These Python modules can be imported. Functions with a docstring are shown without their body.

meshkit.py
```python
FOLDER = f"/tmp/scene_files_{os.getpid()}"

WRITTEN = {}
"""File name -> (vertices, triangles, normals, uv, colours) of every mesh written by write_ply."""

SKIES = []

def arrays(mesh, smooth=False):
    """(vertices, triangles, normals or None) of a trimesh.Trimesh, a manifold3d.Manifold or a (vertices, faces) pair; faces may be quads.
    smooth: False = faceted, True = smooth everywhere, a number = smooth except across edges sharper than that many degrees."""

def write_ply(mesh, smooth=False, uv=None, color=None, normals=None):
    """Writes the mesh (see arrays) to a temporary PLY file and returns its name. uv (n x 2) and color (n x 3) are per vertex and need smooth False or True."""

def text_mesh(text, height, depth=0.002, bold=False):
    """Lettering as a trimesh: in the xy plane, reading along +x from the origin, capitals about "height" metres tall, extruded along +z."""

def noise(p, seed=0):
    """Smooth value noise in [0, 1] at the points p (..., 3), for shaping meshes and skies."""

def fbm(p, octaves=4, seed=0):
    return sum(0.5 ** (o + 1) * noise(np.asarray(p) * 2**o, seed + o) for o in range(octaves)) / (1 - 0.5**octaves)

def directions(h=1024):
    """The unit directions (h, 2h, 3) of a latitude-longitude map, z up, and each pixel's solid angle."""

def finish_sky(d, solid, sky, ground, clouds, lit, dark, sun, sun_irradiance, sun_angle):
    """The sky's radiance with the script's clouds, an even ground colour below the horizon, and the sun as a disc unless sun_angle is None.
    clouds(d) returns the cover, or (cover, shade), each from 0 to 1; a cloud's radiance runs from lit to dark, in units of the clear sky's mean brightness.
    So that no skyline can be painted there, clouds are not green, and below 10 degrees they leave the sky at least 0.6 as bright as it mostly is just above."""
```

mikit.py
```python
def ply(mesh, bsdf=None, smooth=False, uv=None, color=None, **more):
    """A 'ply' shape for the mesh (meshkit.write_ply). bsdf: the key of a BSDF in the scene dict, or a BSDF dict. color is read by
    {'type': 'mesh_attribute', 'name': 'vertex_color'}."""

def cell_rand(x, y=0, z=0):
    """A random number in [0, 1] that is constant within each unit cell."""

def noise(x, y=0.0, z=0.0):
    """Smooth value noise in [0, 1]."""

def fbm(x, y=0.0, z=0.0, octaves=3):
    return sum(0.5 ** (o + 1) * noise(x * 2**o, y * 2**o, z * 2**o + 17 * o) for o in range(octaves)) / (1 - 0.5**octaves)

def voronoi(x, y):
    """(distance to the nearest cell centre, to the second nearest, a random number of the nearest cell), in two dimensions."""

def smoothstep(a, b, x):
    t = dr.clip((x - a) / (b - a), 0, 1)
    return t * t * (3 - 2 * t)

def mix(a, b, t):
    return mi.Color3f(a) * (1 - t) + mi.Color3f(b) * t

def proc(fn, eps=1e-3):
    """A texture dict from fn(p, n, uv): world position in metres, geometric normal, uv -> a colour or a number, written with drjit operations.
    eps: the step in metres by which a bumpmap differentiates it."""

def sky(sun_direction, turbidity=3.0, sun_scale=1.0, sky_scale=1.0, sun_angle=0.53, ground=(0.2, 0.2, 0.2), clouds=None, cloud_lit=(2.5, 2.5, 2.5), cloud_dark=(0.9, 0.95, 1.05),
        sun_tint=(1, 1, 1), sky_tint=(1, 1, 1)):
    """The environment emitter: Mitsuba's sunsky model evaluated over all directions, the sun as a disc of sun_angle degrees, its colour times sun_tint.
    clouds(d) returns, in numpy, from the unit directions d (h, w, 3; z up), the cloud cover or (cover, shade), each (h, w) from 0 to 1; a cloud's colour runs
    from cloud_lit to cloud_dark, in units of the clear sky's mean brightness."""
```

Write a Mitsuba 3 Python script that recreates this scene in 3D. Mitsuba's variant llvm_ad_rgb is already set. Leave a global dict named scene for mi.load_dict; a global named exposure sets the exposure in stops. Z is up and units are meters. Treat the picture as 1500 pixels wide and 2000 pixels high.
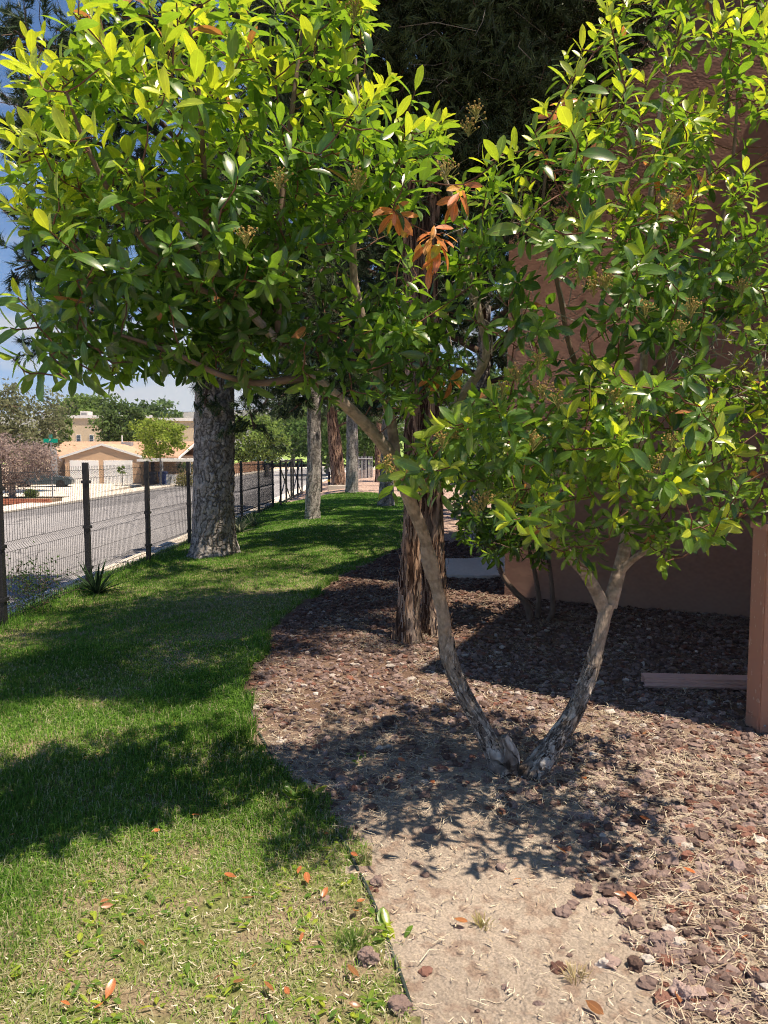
import math, numpy as np, trimesh, mitsuba as mi, drjit as dr, mikit, meshkit
from mikit import proc, fbm, noise, voronoi, smoothstep, mix, cell_rand
from scipy.spatial import cKDTree
import shapely
from shapely.geometry import Polygon, LineString

# ---------------------------------------------------------------- camera, sky, exposure
F, CX, CY, CAMZ = 1440.0, 750.0, 1000.0, 1.55
PITCH = math.atan(115 / F)
cp, sp = math.cos(PITCH), math.sin(PITCH)
T = mi.ScalarTransform4f
scene, labels = {'type': 'scene'}, {}
scene['camera'] = {'type': 'perspective', 'fov': math.degrees(2 * math.atan(750 / F)), 'fov_axis': 'x', 'near_clip': 0.05, 'far_clip': 30000.0,
                   'to_world': T().look_at(origin=[0, 0, CAMZ], target=[0, cp, CAMZ - sp], up=[0, 0, 1])}
EL = math.radians(66.0)
SUNH = np.array([0.83, -0.56]) / math.hypot(0.83, 0.56)
SUN = [SUNH[0] * math.cos(EL), SUNH[1] * math.cos(EL), math.sin(EL)]


def clouds(d):
    el = np.degrees(np.arcsin(np.clip(d[..., 2], -1, 1)))
    q = np.stack([d[..., 0] * 5, d[..., 1] * 5, d[..., 2] * 26], -1)
    n = meshkit.fbm(q + 3.1, 5, 4)
    low = np.clip((17 - el) / 12, 0, 1)
    c = np.clip((n - 0.60 + 0.16 * low) * 4.5, 0, 0.85)
    return c, np.clip(0.5 - n, 0, 1) * 0.6


scene['sky'] = mikit.sky(SUN, turbidity=2.5, sky_scale=0.62, clouds=clouds, cloud_lit=(2.3, 2.4, 2.55), cloud_dark=(1.1, 1.15, 1.25), ground=(0.2, 0.18, 0.14), sky_tint=(0.75, 0.96, 1.18))
exposure = 2.2

# ---------------------------------------------------------------- helpers


def ray(px, py):
    r, u = (px - CX) / F, -(py - CY) / F
    return np.array([r, cp + u * sp, -sp + u * cp])


def P(px, py, Y):
    d = ray(px, py)
    return np.array([0, 0, CAMZ]) + d * (Y / d[1])


def G(px, py, z=0.0):
    d = ray(px, py)
    return np.array([0, 0, CAMZ]) + d * ((z - CAMZ) / d[2])


def project(p):
    p = np.asarray(p, float)
    q = p - [0, 0, CAMZ]
    dep = q[..., 1] * cp - q[..., 2] * sp
    up = q[..., 1] * sp + q[..., 2] * cp
    return CX + F * q[..., 0] / dep, CY - F * up / dep, dep


used = {}


def numbered(key):
    n = used.get(key, -1) + 1
    used[key] = n
    return key if n == 0 else f'{key}_{n:03d}'


def tag(key, label=None, cat=None, group=None, kind=None):
    d = {k: v for k, v in (('label', label), ('category', cat), ('group', group), ('kind', kind)) if v}
    if d:
        labels[key] = d
    return key


def thing(name, label, cat, group=None, kind=None):
    return tag(numbered(name), label, cat, group, kind)


def put(name, mesh, bsdf, parent=None, smooth=False, uv=None, color=None, **t):
    key = numbered((parent + '__' if parent else '') + name)
    scene[key] = mikit.ply(mesh, bsdf, smooth=smooth, uv=uv, color=color)
    tag(key, **t)
    return key


def box(x0, x1, y0, y1, z0, z1):
    m = trimesh.creation.box(extents=[abs(x1 - x0), abs(y1 - y0), abs(z1 - z0)])
    m.apply_translation([(x0 + x1) / 2, (y0 + y1) / 2, (z0 + z1) / 2])
    return m


def obox(c, ex, rz=0.0, rx=0.0):
    """A box of size ex centred at c, turned by rx about x and then rz about z."""
    m = trimesh.creation.box(extents=ex)
    m.apply_transform(trimesh.transformations.rotation_matrix(rx, [1, 0, 0]))
    m.apply_transform(trimesh.transformations.rotation_matrix(rz, [0, 0, 1]))
    m.apply_translation(c)
    return m


def cat(ms):
    return trimesh.util.concatenate(ms)


def bar(a, b, r, sides=4):
    v, f = tube_raw([a, b], [r, r], sides)
    return trimesh.Trimesh(v, f, process=False)


def unit(v):
    v = np.asarray(v, float)
    return v / (np.linalg.norm(v, axis=-1, keepdims=True) + 1e-12)


def tube_raw(pts, radii, sides=6, caps=True):
    p = np.asarray(pts, float)
    r = np.broadcast_to(np.asarray(radii, float), (len(p),))
    t = unit(np.gradient(p, axis=0))
    ref = np.where(np.abs(t[:, 2:]) < 0.9, [0, 0, 1.0], [1.0, 0, 0])
    a = unit(np.cross(t, ref))
    for i in range(1, len(a)):
        a[i] = unit(a[i - 1] - t[i] * (a[i - 1] @ t[i]))
    b = np.cross(t, a)
    ang = np.arange(sides) * 2 * np.pi / sides
    v = p[:, None] + r[:, None, None] * (np.cos(ang)[None, :, None] * a[:, None] + np.sin(ang)[None, :, None] * b[:, None])
    i, j = np.meshgrid(np.arange(len(p) - 1), np.arange(sides), indexing='ij')
    j2 = (j + 1) % sides
    q = np.stack([i * sides + j, i * sides + j2, (i + 1) * sides + j2, (i + 1) * sides + j], -1).reshape(-1, 4)
    f = [q[:, [0, 1, 2]], q[:, [0, 2, 3]]]
    v = v.reshape(-1, 3)
    if caps:
        k = np.arange(1, sides - 1)
        f.append(np.stack([k * 0, k + 1, k], 1))
        o = (len(p) - 1) * sides
        f.append(np.stack([k * 0, k, k + 1], 1) + o)
    return v, np.vstack(f)


def spline(pts, n, extra=None):
    p = np.asarray(pts, float)
    s = np.concatenate([[0], np.cumsum(np.linalg.norm(np.diff(p[:, :3], axis=0), axis=1))])
    from scipy.interpolate import PchipInterpolator
    t = np.linspace(0, s[-1], n)
    return PchipInterpolator(s, p)(t)


def trunk(pts, radii, n=80, sides=28, disp=None, flare=None):
    """A limb along a spline of points with radii; disp(points, angle, height) moves the surface out. Gives (mesh, uv in metres)."""
    q = spline(np.column_stack([pts, radii]), n)
    p, r = q[:, :3], q[:, 3]
    t = unit(np.gradient(p, axis=0))
    a = unit(np.cross(t, [0.13, 1, 0.05]))
    for i in range(1, n):
        a[i] = unit(a[i - 1] - t[i] * (a[i - 1] @ t[i]))
    b = np.cross(t, a)
    ang = np.linspace(0, 2 * np.pi, sides + 1)
    ring = np.cos(ang)[None, :, None] * a[:, None] + np.sin(ang)[None, :, None] * b[:, None]
    h = np.concatenate([[0], np.cumsum(np.linalg.norm(np.diff(p, axis=0), axis=1))])
    R = np.repeat(r[:, None], sides + 1, 1)
    if flare:
        k, hh = flare
        R = R * (1 + k * np.exp(-h / hh)[:, None] * (1 + 0.5 * np.cos(ang * 3 + 1)[None] + 0.25 * np.cos(ang * 5)[None]))
    if disp is not None:
        cyl = np.stack([np.cos(ang)[None] * r.mean() + 0 * h[:, None], np.sin(ang)[None] * r.mean() + 0 * h[:, None], np.repeat(h[:, None], sides + 1, 1)], -1)
        R = R + disp(cyl)
    v = (p[:, None] + ring * R[..., None]).reshape(-1, 3)
    uv = np.stack([np.repeat((ang * r.mean())[None], n, 0), np.repeat(h[:, None], sides + 1, 1)], -1).reshape(-1, 2)
    i, j = np.meshgrid(np.arange(n - 1), np.arange(sides), indexing='ij')
    m = sides + 1
    f = np.stack([i * m + j, i * m + j + 1, (i + 1) * m + j + 1, (i + 1) * m + j], -1).reshape(-1, 4)
    return (v, f), uv


def frames(d, rng):
    """Two unit vectors across each direction, turned at random."""
    d = unit(d)
    x = rng.normal(size=d.shape)
    a = unit(x - d * (x * d).sum(-1, keepdims=True))
    return a, np.cross(d, a)


# ---------------------------------------------------------------- materials


def mat(name, col, rough=0.8, bump=None, scale=1.0, spec=0.3, metallic=0.0, eps=1e-3, **kw):
    b = {'type': 'principled', 'base_color': col if isinstance(col, dict) else {'type': 'rgb', 'value': list(col)}, 'roughness': rough, 'specular': spec, 'metallic': metallic, **kw}
    if bump is not None:
        b = {'type': 'bumpmap', 'arbitrary': proc(bump, eps), 'scale': scale, 'nested': b}
    scene[name] = {'type': 'twosided', 'nested': b}
    return name


VC = {'type': 'mesh_attribute', 'name': 'vertex_color'}
scene['mat_foliage'] = {'type': 'principledthin', 'base_color': VC, 'roughness': 0.5, 'diff_trans': 0.9}
scene['mat_needle'] = {'type': 'twosided', 'nested': {'type': 'principled', 'base_color': VC, 'roughness': 0.55, 'specular': 0.4}}
scene['mat_color'] = {'type': 'twosided', 'nested': {'type': 'principled', 'base_color': VC, 'roughness': 0.85, 'specular': 0.2}}


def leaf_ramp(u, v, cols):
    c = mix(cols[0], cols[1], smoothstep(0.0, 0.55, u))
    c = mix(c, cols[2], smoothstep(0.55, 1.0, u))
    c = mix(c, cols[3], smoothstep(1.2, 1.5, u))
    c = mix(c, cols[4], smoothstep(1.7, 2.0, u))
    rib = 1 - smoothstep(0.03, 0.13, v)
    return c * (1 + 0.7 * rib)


def leaf_reflect(p, n, uv):
    c = leaf_ramp(uv.x, uv.y, [(.036, .085, .027), (.10, .205, .04), (.44, .52, .06), (.66, .22, .09), (.34, .17, .08)])
    c = mix(c, (.16, .11, .05), smoothstep(.66, .78, fbm(p.x * 55, p.y * 55, p.z * 55, 3)) * 0.6)
    return c * (0.7 + 0.6 * fbm(p.x * 30, p.y * 30, p.z * 30, 2))


def leaf_through(p, n, uv):
    c = leaf_ramp(uv.x, uv.y * 0 + 1, [(.06, .16, .01), (.33, .56, .03), (.86, .96, .04), (.85, .36, .10), (.5, .22, .06)])
    return c * (0.8 + 0.4 * fbm(p.x * 45, p.y * 45, p.z * 45, 2))


scene['mat_leaf'] = {'type': 'blendbsdf', 'weight': 0.47,
                     'a': {'type': 'twosided', 'nested': {'type': 'principled', 'base_color': proc(leaf_reflect), 'roughness': 0.32, 'specular': 1.0}},
                     'b': {'type': 'principledthin', 'base_color': proc(leaf_through), 'roughness': 0.5, 'diff_trans': 2.0}}


def soil_col(p, n, uv):
    a = fbm(p.x * 1.7, p.y * 1.7, 1.0, 3)
    b = fbm(p.x * 22, p.y * 22, 2.0, 3)
    g = fbm(p.x * 190, p.y * 190, 3.0, 2)
    c = mix((.25, .21, .172), (.385, .33, .275), a)
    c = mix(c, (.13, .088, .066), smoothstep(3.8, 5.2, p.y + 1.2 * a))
    c = mix(c, (.22, .15, .115), smoothstep(.5, .75, b) * 0.6)
    return c * (0.62 + 0.76 * g)


def soil_bump(p, n, uv):
    return fbm(p.x * 30, p.y * 30, 0.0, 4) * 0.012 + fbm(p.x * 160, p.y * 160, 0.0, 2) * 0.006


mat('mat_soil', proc(soil_col), 0.95, soil_bump, 1.0, 0.1, eps=2e-3)


def lawn_col(p, n, uv):
    b = fbm(p.x * 9, p.y * 9, 5.0, 4)
    g = fbm(p.x * 120, p.y * 120, 3.0, 2)
    far = smoothstep(9, 22, p.y)
    c = mix((.24, .19, .125), (.15, .17, .06), smoothstep(.3, .7, b))
    c = mix(c, (.06, .14, .03), far)
    return c * (0.55 + 0.9 * g)


mat('mat_lawn_soil', proc(lawn_col), 0.95, soil_bump, 1.0, 0.1, eps=2e-3)


def stucco_col(p, n, uv):
    a = fbm(p.x * 1.3 + p.y, p.z * 0.9, p.y, 4)
    s = fbm(p.x * 40, p.y * 40, p.z * 40, 2)
    c = mix((.30, .168, .122), (.38, .22, .162), a)
    c = c * (1 - 0.28 * smoothstep(.5, .7, fbm(p.x * 2.5 + p.y * 2.5, p.z * 0.35, 3.0, 4)))
    c = mix(c, (.12, .06, .045), smoothstep(0.012, 0.0, dr.abs(fbm((p.x + p.y) * 0.8, p.z * 0.8, 6.0, 4) - 0.5)) * 0.5)
    low = (1 - smoothstep(0.0, 0.55, p.z)) * fbm(p.x * 5, p.z * 3, p.y * 5, 3)
    return mix(c * (0.85 + 0.3 * s), (.42, .29, .22), low * 0.5)


def stucco_bump(p, n, uv):
    return fbm(p.x * 70, p.y * 70, p.z * 70, 3) * 0.010 + fbm(p.x * 12, p.y * 12, p.z * 12, 2) * 0.008


mat('mat_stucco', proc(stucco_col), 0.9, stucco_bump, 1.0, 0.15, eps=3e-3)


def asphalt_col(p, n, uv):
    a = fbm(p.x * 0.35, p.y * 0.12, 0.0, 4)
    g = fbm(p.x * 30, p.y * 30, 0.0, 2)
    crack = smoothstep(0.02, 0.0, dr.abs(fbm(p.x * 0.5, p.y * 0.22, 4.0, 4) - 0.5))
    c = mix((.17, .167, .172), (.25, .247, .252), a) * (0.75 + 0.5 * g)
    c = mix(c, (.10, .10, .105), smoothstep(.55, .62, fbm(p.x * 0.25, p.y * 0.05, 7.0, 3)) * 0.6)
    return mix(c, (.08, .08, .085), crack * 0.7)


mat('mat_asphalt', proc(asphalt_col), 0.9, spec=0.15)


def concrete_col(p, n, uv):
    a = fbm(p.x * 0.8, p.y * 0.8, p.z, 4)
    g = fbm(p.x * 50, p.y * 50, p.z * 50, 2)
    return mix((.44, .40, .34), (.60, .55, .48), a) * (0.85 + 0.3 * g)


mat('mat_concrete', proc(concrete_col), 0.9, spec=0.15)


def dirt_far_col(p, n, uv):
    a = fbm(p.x * 0.4, p.y * 0.4, 0.0, 5)
    return mix((.36, .28, .20), (.50, .42, .32), a)


mat('mat_far_dirt', proc(dirt_far_col), 0.95, spec=0.1)


def slope_col(p, n, uv):
    a = fbm(p.x * 1.4, p.y * 1.4, 0.0, 5)
    g = fbm(p.x * 60, p.y * 60, p.z * 60, 2)
    return mix((.20, .15, .11), (.34, .27, .2), a) * (0.6 + 0.8 * g)


mat('mat_slope', proc(slope_col), 0.95, soil_bump, 2.0, 0.1, eps=2e-3)


def pink_gravel_col(p, n, uv):
    d, e, w = voronoi(p.x * 14, p.y * 14)
    c = mix((.25, .17, .14), (.40, .31, .26), w)
    return c * (0.5 + 0.5 * smoothstep(0.0, 0.25, e - d))


mat('mat_pink_gravel', proc(pink_gravel_col), 0.95, spec=0.1)


def ridges(x, y, z, o=3):
    return dr.abs(fbm(x, y, z, o) - 0.5) * 2


def pine_bark(p, n, uv):
    wx, wy = fbm(uv.x * 5, uv.y * 4, 1.0, 3) * 2.2, fbm(uv.x * 5, uv.y * 4, 9.0, 3) * 2.2
    r1 = ridges(uv.x * 26 + wx, uv.y * 11 + wy, 0.0, 3)
    r2 = ridges(uv.x * 46 + wx, uv.y * 20 + wy, 5.0, 2)
    crack = smoothstep(0.0, 0.22, r1) * (0.55 + 0.45 * smoothstep(0.0, 0.22, r2))
    g = fbm(uv.x * 70, uv.y * 45, 2.0, 2)
    c = mix((.24, .22, .20), (.52, .50, .48), fbm(uv.x * 11, uv.y * 9, 7.0, 3)) * (0.6 + 0.8 * g)
    return mix((.13, .118, .108), c, crack)


def pine_bark_bump(p, n, uv):
    wx, wy = fbm(uv.x * 5, uv.y * 4, 1.0, 3) * 2.2, fbm(uv.x * 5, uv.y * 4, 9.0, 3) * 2.2
    r1 = ridges(uv.x * 26 + wx, uv.y * 11 + wy, 0.0, 3)
    return smoothstep(0.0, 0.3, r1) * 0.03 + fbm(uv.x * 60, uv.y * 40, 0.0, 2) * 0.02


mat('mat_pine_bark', proc(pine_bark), 0.95, pine_bark_bump, 1.0, 0.1, eps=4e-3)


def strings(uv):
    wob = 4 * fbm(uv.x * 9, uv.y * 5, 0.0, 3) + 1.2 * fbm(uv.x * 30, uv.y * 14, 3.0, 2)
    return fbm(uv.x * 48 + wob, uv.y * 5.0, 0.0, 3), fbm(uv.x * 140 + 2 * wob, uv.y * 11.0, 4.0, 2)


def juniper_bark(p, n, uv):
    s1, s2 = strings(uv)
    c = mix((.06, .035, .026), (.34, .225, .16), smoothstep(.36, .66, s1))
    c = mix(c, (.42, .36, .31), smoothstep(.55, .75, fbm(uv.x * 14, uv.y * 4, 8.0, 3)) * 0.5 * (1 - smoothstep(.3, 1.6, p.z)))
    return c * (0.45 + 1.1 * s2)


def juniper_bump(p, n, uv):
    s1, s2 = strings(uv)
    return s1 * 0.03 + s2 * 0.012


mat('mat_juniper_bark', proc(juniper_bark), 0.95, juniper_bump, 1.0, 0.1, eps=2e-3)


def photinia_bark(p, n, uv):
    wx, wy = fbm(uv.x * 16, uv.y * 7, 2.0, 3) * 2.0, fbm(uv.x * 16, uv.y * 7, 11.0, 3) * 2.0
    lower = 1 - smoothstep(0.3, 0.8, p.z + 0.55 * fbm(uv.x * 9, uv.y * 3, 0.0, 2) - 0.27)
    r1 = ridges(uv.x * 30 + wx, uv.y * 9 + wy, 0.0, 3)
    r2 = ridges(uv.x * 12 + wx, uv.y * 22 + wy, 4.0, 2)
    there = smoothstep(.22, .5, fbm(uv.x * 10, uv.y * 6, 15.0, 2))
    crack = ((1 - smoothstep(0.02, 0.15, r1)) + 0.8 * (1 - smoothstep(0.01, 0.09, r2))) * lower * there
    fine = fbm(uv.x * 110, uv.y * 60, 0.0, 3)
    smooth_c = mix((.26, .205, .165), (.40, .33, .275), fbm(uv.x * 14, uv.y * 6, 6.0, 3))
    rough_c = mix((.17, .145, .13), (.52, .49, .46), smoothstep(.35, .65, fbm(uv.x * 20, uv.y * 9, 8.0, 3)))
    c = mix(smooth_c, rough_c, lower) * (0.6 + 0.8 * fine)
    ring = smoothstep(.66, .74, fbm(uv.x * 3, uv.y * 26, 19.0, 2))
    c = c * (1 - 0.25 * ring * (1 - lower))
    return mix(c, (.04, .03, .025), dr.minimum(crack, 1) * 0.9)


def photinia_bump(p, n, uv):
    wx, wy = fbm(uv.x * 16, uv.y * 7, 2.0, 3) * 2.0, fbm(uv.x * 16, uv.y * 7, 11.0, 3) * 2.0
    lower = 1 - smoothstep(0.3, 0.9, p.z)
    r1 = ridges(uv.x * 30 + wx, uv.y * 9 + wy, 0.0, 3)
    return smoothstep(0.0, 0.12, r1) * 0.012 * lower + fbm(uv.x * 40, uv.y * 30, 0.0, 3) * 0.014


mat('mat_photinia_bark', proc(photinia_bark), 0.9, photinia_bump, 1.0, 0.15, eps=1.5e-3)
mat('mat_upper_limb', proc(lambda p, n, uv: mix((.10, .068, .05), (.22, .16, .125), fbm(uv.x * 40, uv.y * 18, 3.0, 3))), 0.85)
mat('mat_twig', (.12, .08, .06), 0.8)
mat('mat_young_twig', (.15, .07, .05), 0.6)
mat('mat_black_metal', (.018, .019, .021), 0.45, spec=0.5)
mat('mat_grey_metal', (.30, .31, .33), 0.5, spec=0.5)


def brown_paint_col(p, n, uv):
    s = smoothstep(.70, .78, fbm(p.x * 70, p.y * 70, p.z * 22, 3))
    return mix(mix((.46, .24, .165), (.40, .205, .14), fbm(p.x * 5, p.y * 5, p.z * 2, 3)), (.55, .42, .33), s * 0.7)


mat('mat_brown_paint', proc(brown_paint_col), 0.5, spec=0.4)


def pipe_col(p, n, uv):
    d = fbm(p.x * 18, p.y * 18, p.z * 18, 3)
    return mix((.74, .51, .45), (.62, .40, .35), d)


mat('mat_pink_pipe', proc(pipe_col), 0.55, spec=0.4)


def edging_col(p, n, uv):
    return mix((.035, .05, .045), (.13, .145, .12), smoothstep(.4, .7, fbm(p.x * 25, p.y * 25, p.z * 25, 3)))


mat('mat_edging', proc(edging_col), 0.6)


def tan_wall_col(p, n, uv):
    return mix((.50, .34, .22), (.57, .40, .27), fbm(p.x * 0.7, p.y * 0.7, p.z * 0.7, 4))


mat('mat_tan_wall', proc(tan_wall_col), 0.9)
mat('mat_cream_wall', proc(lambda p, n, uv: mix((.50, .42, .30), (.58, .49, .36), fbm(p.x * 0.5, p.y, p.z * 0.5, 4))), 0.9)


def shingle_col(p, n, uv):
    c = cell_rand(p.x * 3.3 + 0.5 * dr.floor(p.z * 14), dr.floor(p.z * 14), 2)
    return mix((.38, .23, .15), (.48, .31, .21), c * 0.6 + 0.4 * fbm(p.x, p.y, 0.0, 3))


mat('mat_shingle', proc(shingle_col), 0.9)
mat('mat_white', (.74, .74, .73), 0.6)
mat('mat_white_door', (.84, .84, .83), 0.5)
mat('mat_dark_glass', (.05, .07, .09), 0.1, spec=0.8)
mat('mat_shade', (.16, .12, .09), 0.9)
mat('mat_brick', proc(lambda p, n, uv: mix((.36, .12, .075), (.48, .2, .12), cell_rand(p.x * 5, p.y * 5, p.z * 12))), 0.9)
mat('mat_block_wall', proc(lambda p, n, uv: mix((.42, .24, .15), (.5, .31, .2), fbm(p.x, p.y * 0.7, p.z * 2, 3))), 0.9)
mat('mat_bin', (.02, .022, .04), 0.5)
mat('mat_blue', (.03, .06, .2), 0.5)
mat('mat_sign_green', (.0, .30, .20), 0.4)
mat('mat_car_white', (.75, .76, .77), 0.25, spec=0.6, clearcoat=0.6)
mat('mat_car_blue', (.22, .32, .42), 0.3, spec=0.6, clearcoat=0.6)
mat('mat_car_dark', (.03, .05, .06), 0.3, spec=0.6, clearcoat=0.6)
mat('mat_tyre', (.02, .02, .02), 0.8)
mat('mat_yellow', (.75, .55, .05), 0.5)
mat('mat_hill', proc(lambda p, n, uv: mix((.16, .25, .06), (.26, .34, .1), fbm(p.x * 0.2, p.y * 0.1, 0.0, 4))), 0.95)
mat('mat_mountain', proc(lambda p, n, uv: mix((.10, .10, .09), (.2, .18, .15), fbm(p.x * 0.004, p.y * 0.004, p.z * 0.01, 5))), 0.95)

# ---------------------------------------------------------------- ground
ROADZ = -1.15
edge_px = [(840, 2160), (800, 1960), (768, 1860), (745, 1790), (712, 1720), (690, 1670), (640, 1600), (590, 1545), (550, 1505), (515, 1450), (495, 1400), (488, 1350),
           (500, 1300), (530, 1250), (560, 1210), (600, 1180), (650, 1140), (700, 1110), (750, 1085), (785, 1070)]
EDGE = [tuple(G(*q)[:2]) for q in edge_px] + [(0.75, 15.5), (1.0, 20.0), (0.6, 26.0), (-0.4, 29.0), (-1.7, 29.3), (-2.6, 28.0), (-3.55, 26.5)]
EDGE = [(0.25, -6.0), (0.2, 0.5)] + EDGE
lawn_poly = Polygon(EDGE + [(-3.95, 26.5), (-3.95, -6.0)]).buffer(0)
lawn_line = LineString(EDGE)


def inside(poly, x, y):
    return shapely.contains_xy(poly, x, y)


def zg(x, y):
    x, y = np.asarray(x, float), np.asarray(y, float)
    z = 0.022 * (meshkit.fbm(np.stack([x * 0.9, y * 0.9, x * 0], -1), 3, 1) - 0.5) * 2
    z = z + 0.035 * np.exp(-((x - 0.75) ** 2 + (y - 3.4) ** 2) / 0.5)
    s = np.clip((-1.3 - x) / 2.4, 0, 1)
    z = z - s * s * (3 - 2 * s) * (0.09 + 0.15 * np.clip((y - 6) / 18, 0, 1))
    t = np.clip((-3.8 - x) / 1.3, 0, 1)
    z = z * (1 - t) + t * (-1.06)
    return z


def grid(xs, ys):
    X, Y = np.meshgrid(xs, ys, indexing='ij')
    n, m = X.shape
    v = np.stack([X, Y, zg(X, Y)], -1).reshape(-1, 3)
    i, j = np.meshgrid(np.arange(n - 1), np.arange(m - 1), indexing='ij')
    f = np.stack([i * m + j, (i + 1) * m + j, (i + 1) * m + j + 1, i * m + j + 1], -1).reshape(-1, 4)
    return v, f


xs = np.concatenate([np.linspace(-5.2, -3.7, 12, endpoint=False), np.linspace(-3.7, 4.2, 160, endpoint=False), np.linspace(4.2, 40, 30)])
ys = np.concatenate([np.linspace(-8, 1.2, 16, endpoint=False), np.linspace(1.2, 9.0, 170, endpoint=False), np.geomspace(9.0, 70.0, 80)])
gv, gf = grid(xs, ys)
cen = gv[gf].mean(1)
in_lawn = inside(lawn_poly, cen[:, 0] - .45 * (meshkit.fbm(np.stack([cen[:, 0] * 3.5, cen[:, 1] * 3.5, cen[:, 0] * 0], -1), 4, 51) - .5) * (cen[:, 1] > 2.6), cen[:, 1])
slope = cen[:, 0] < -3.72
far_bed = (cen[:, 1] > 12.5) & ~in_lawn & ~slope


def sub(mask):
    f = gf[mask]
    u, inv = np.unique(f, return_inverse=True)
    return gv[u], inv.reshape(f.shape)


put('lawn_ground', sub(in_lawn & ~slope), 'mat_lawn_soil', smooth=True, kind='structure', label='soil under the patchy lawn')
put('bed_ground', sub(~in_lawn & ~slope & ~far_bed), 'mat_soil', smooth=True, kind='structure', label='bare tan soil of the planting bed')
put('gravel_ground', sub(far_bed), 'mat_pink_gravel', smooth=True, kind='structure', label='pinkish gravel ground beyond the lawn')
put('slope_ground', sub(slope), 'mat_slope', smooth=True, kind='structure', label='dirt bank falling to the street behind the fence')
put('ground', trimesh.Trimesh([[-900, -60, -1.25], [900, -60, -1.25], [900, 1500, -1.25], [-900, 1500, -1.25]], [[0, 1, 2], [0, 2, 3]], process=False), 'mat_far_dirt', kind='structure', label='dry tan ground of the neighbourhood')


def strip(pts_l, pts_r, z0, z1):
    n = len(pts_l)
    a, b = np.array(pts_l, float), np.array(pts_r, float)
    v = np.vstack([np.column_stack([a, np.full(n, z1)]), np.column_stack([b, np.full(n, z1)]), np.column_stack([a, np.full(n, z0)]), np.column_stack([b, np.full(n, z0)])])
    i = np.arange(n - 1)
    q = [np.stack([i, n + i, n + i + 1, i + 1], 1), np.stack([2 * n + i, i, i + 1, 2 * n + i + 1], 1), np.stack([n + i, 3 * n + i, 3 * n + i + 1, n + i + 1], 1)]
    return v, np.vstack(q)


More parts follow.
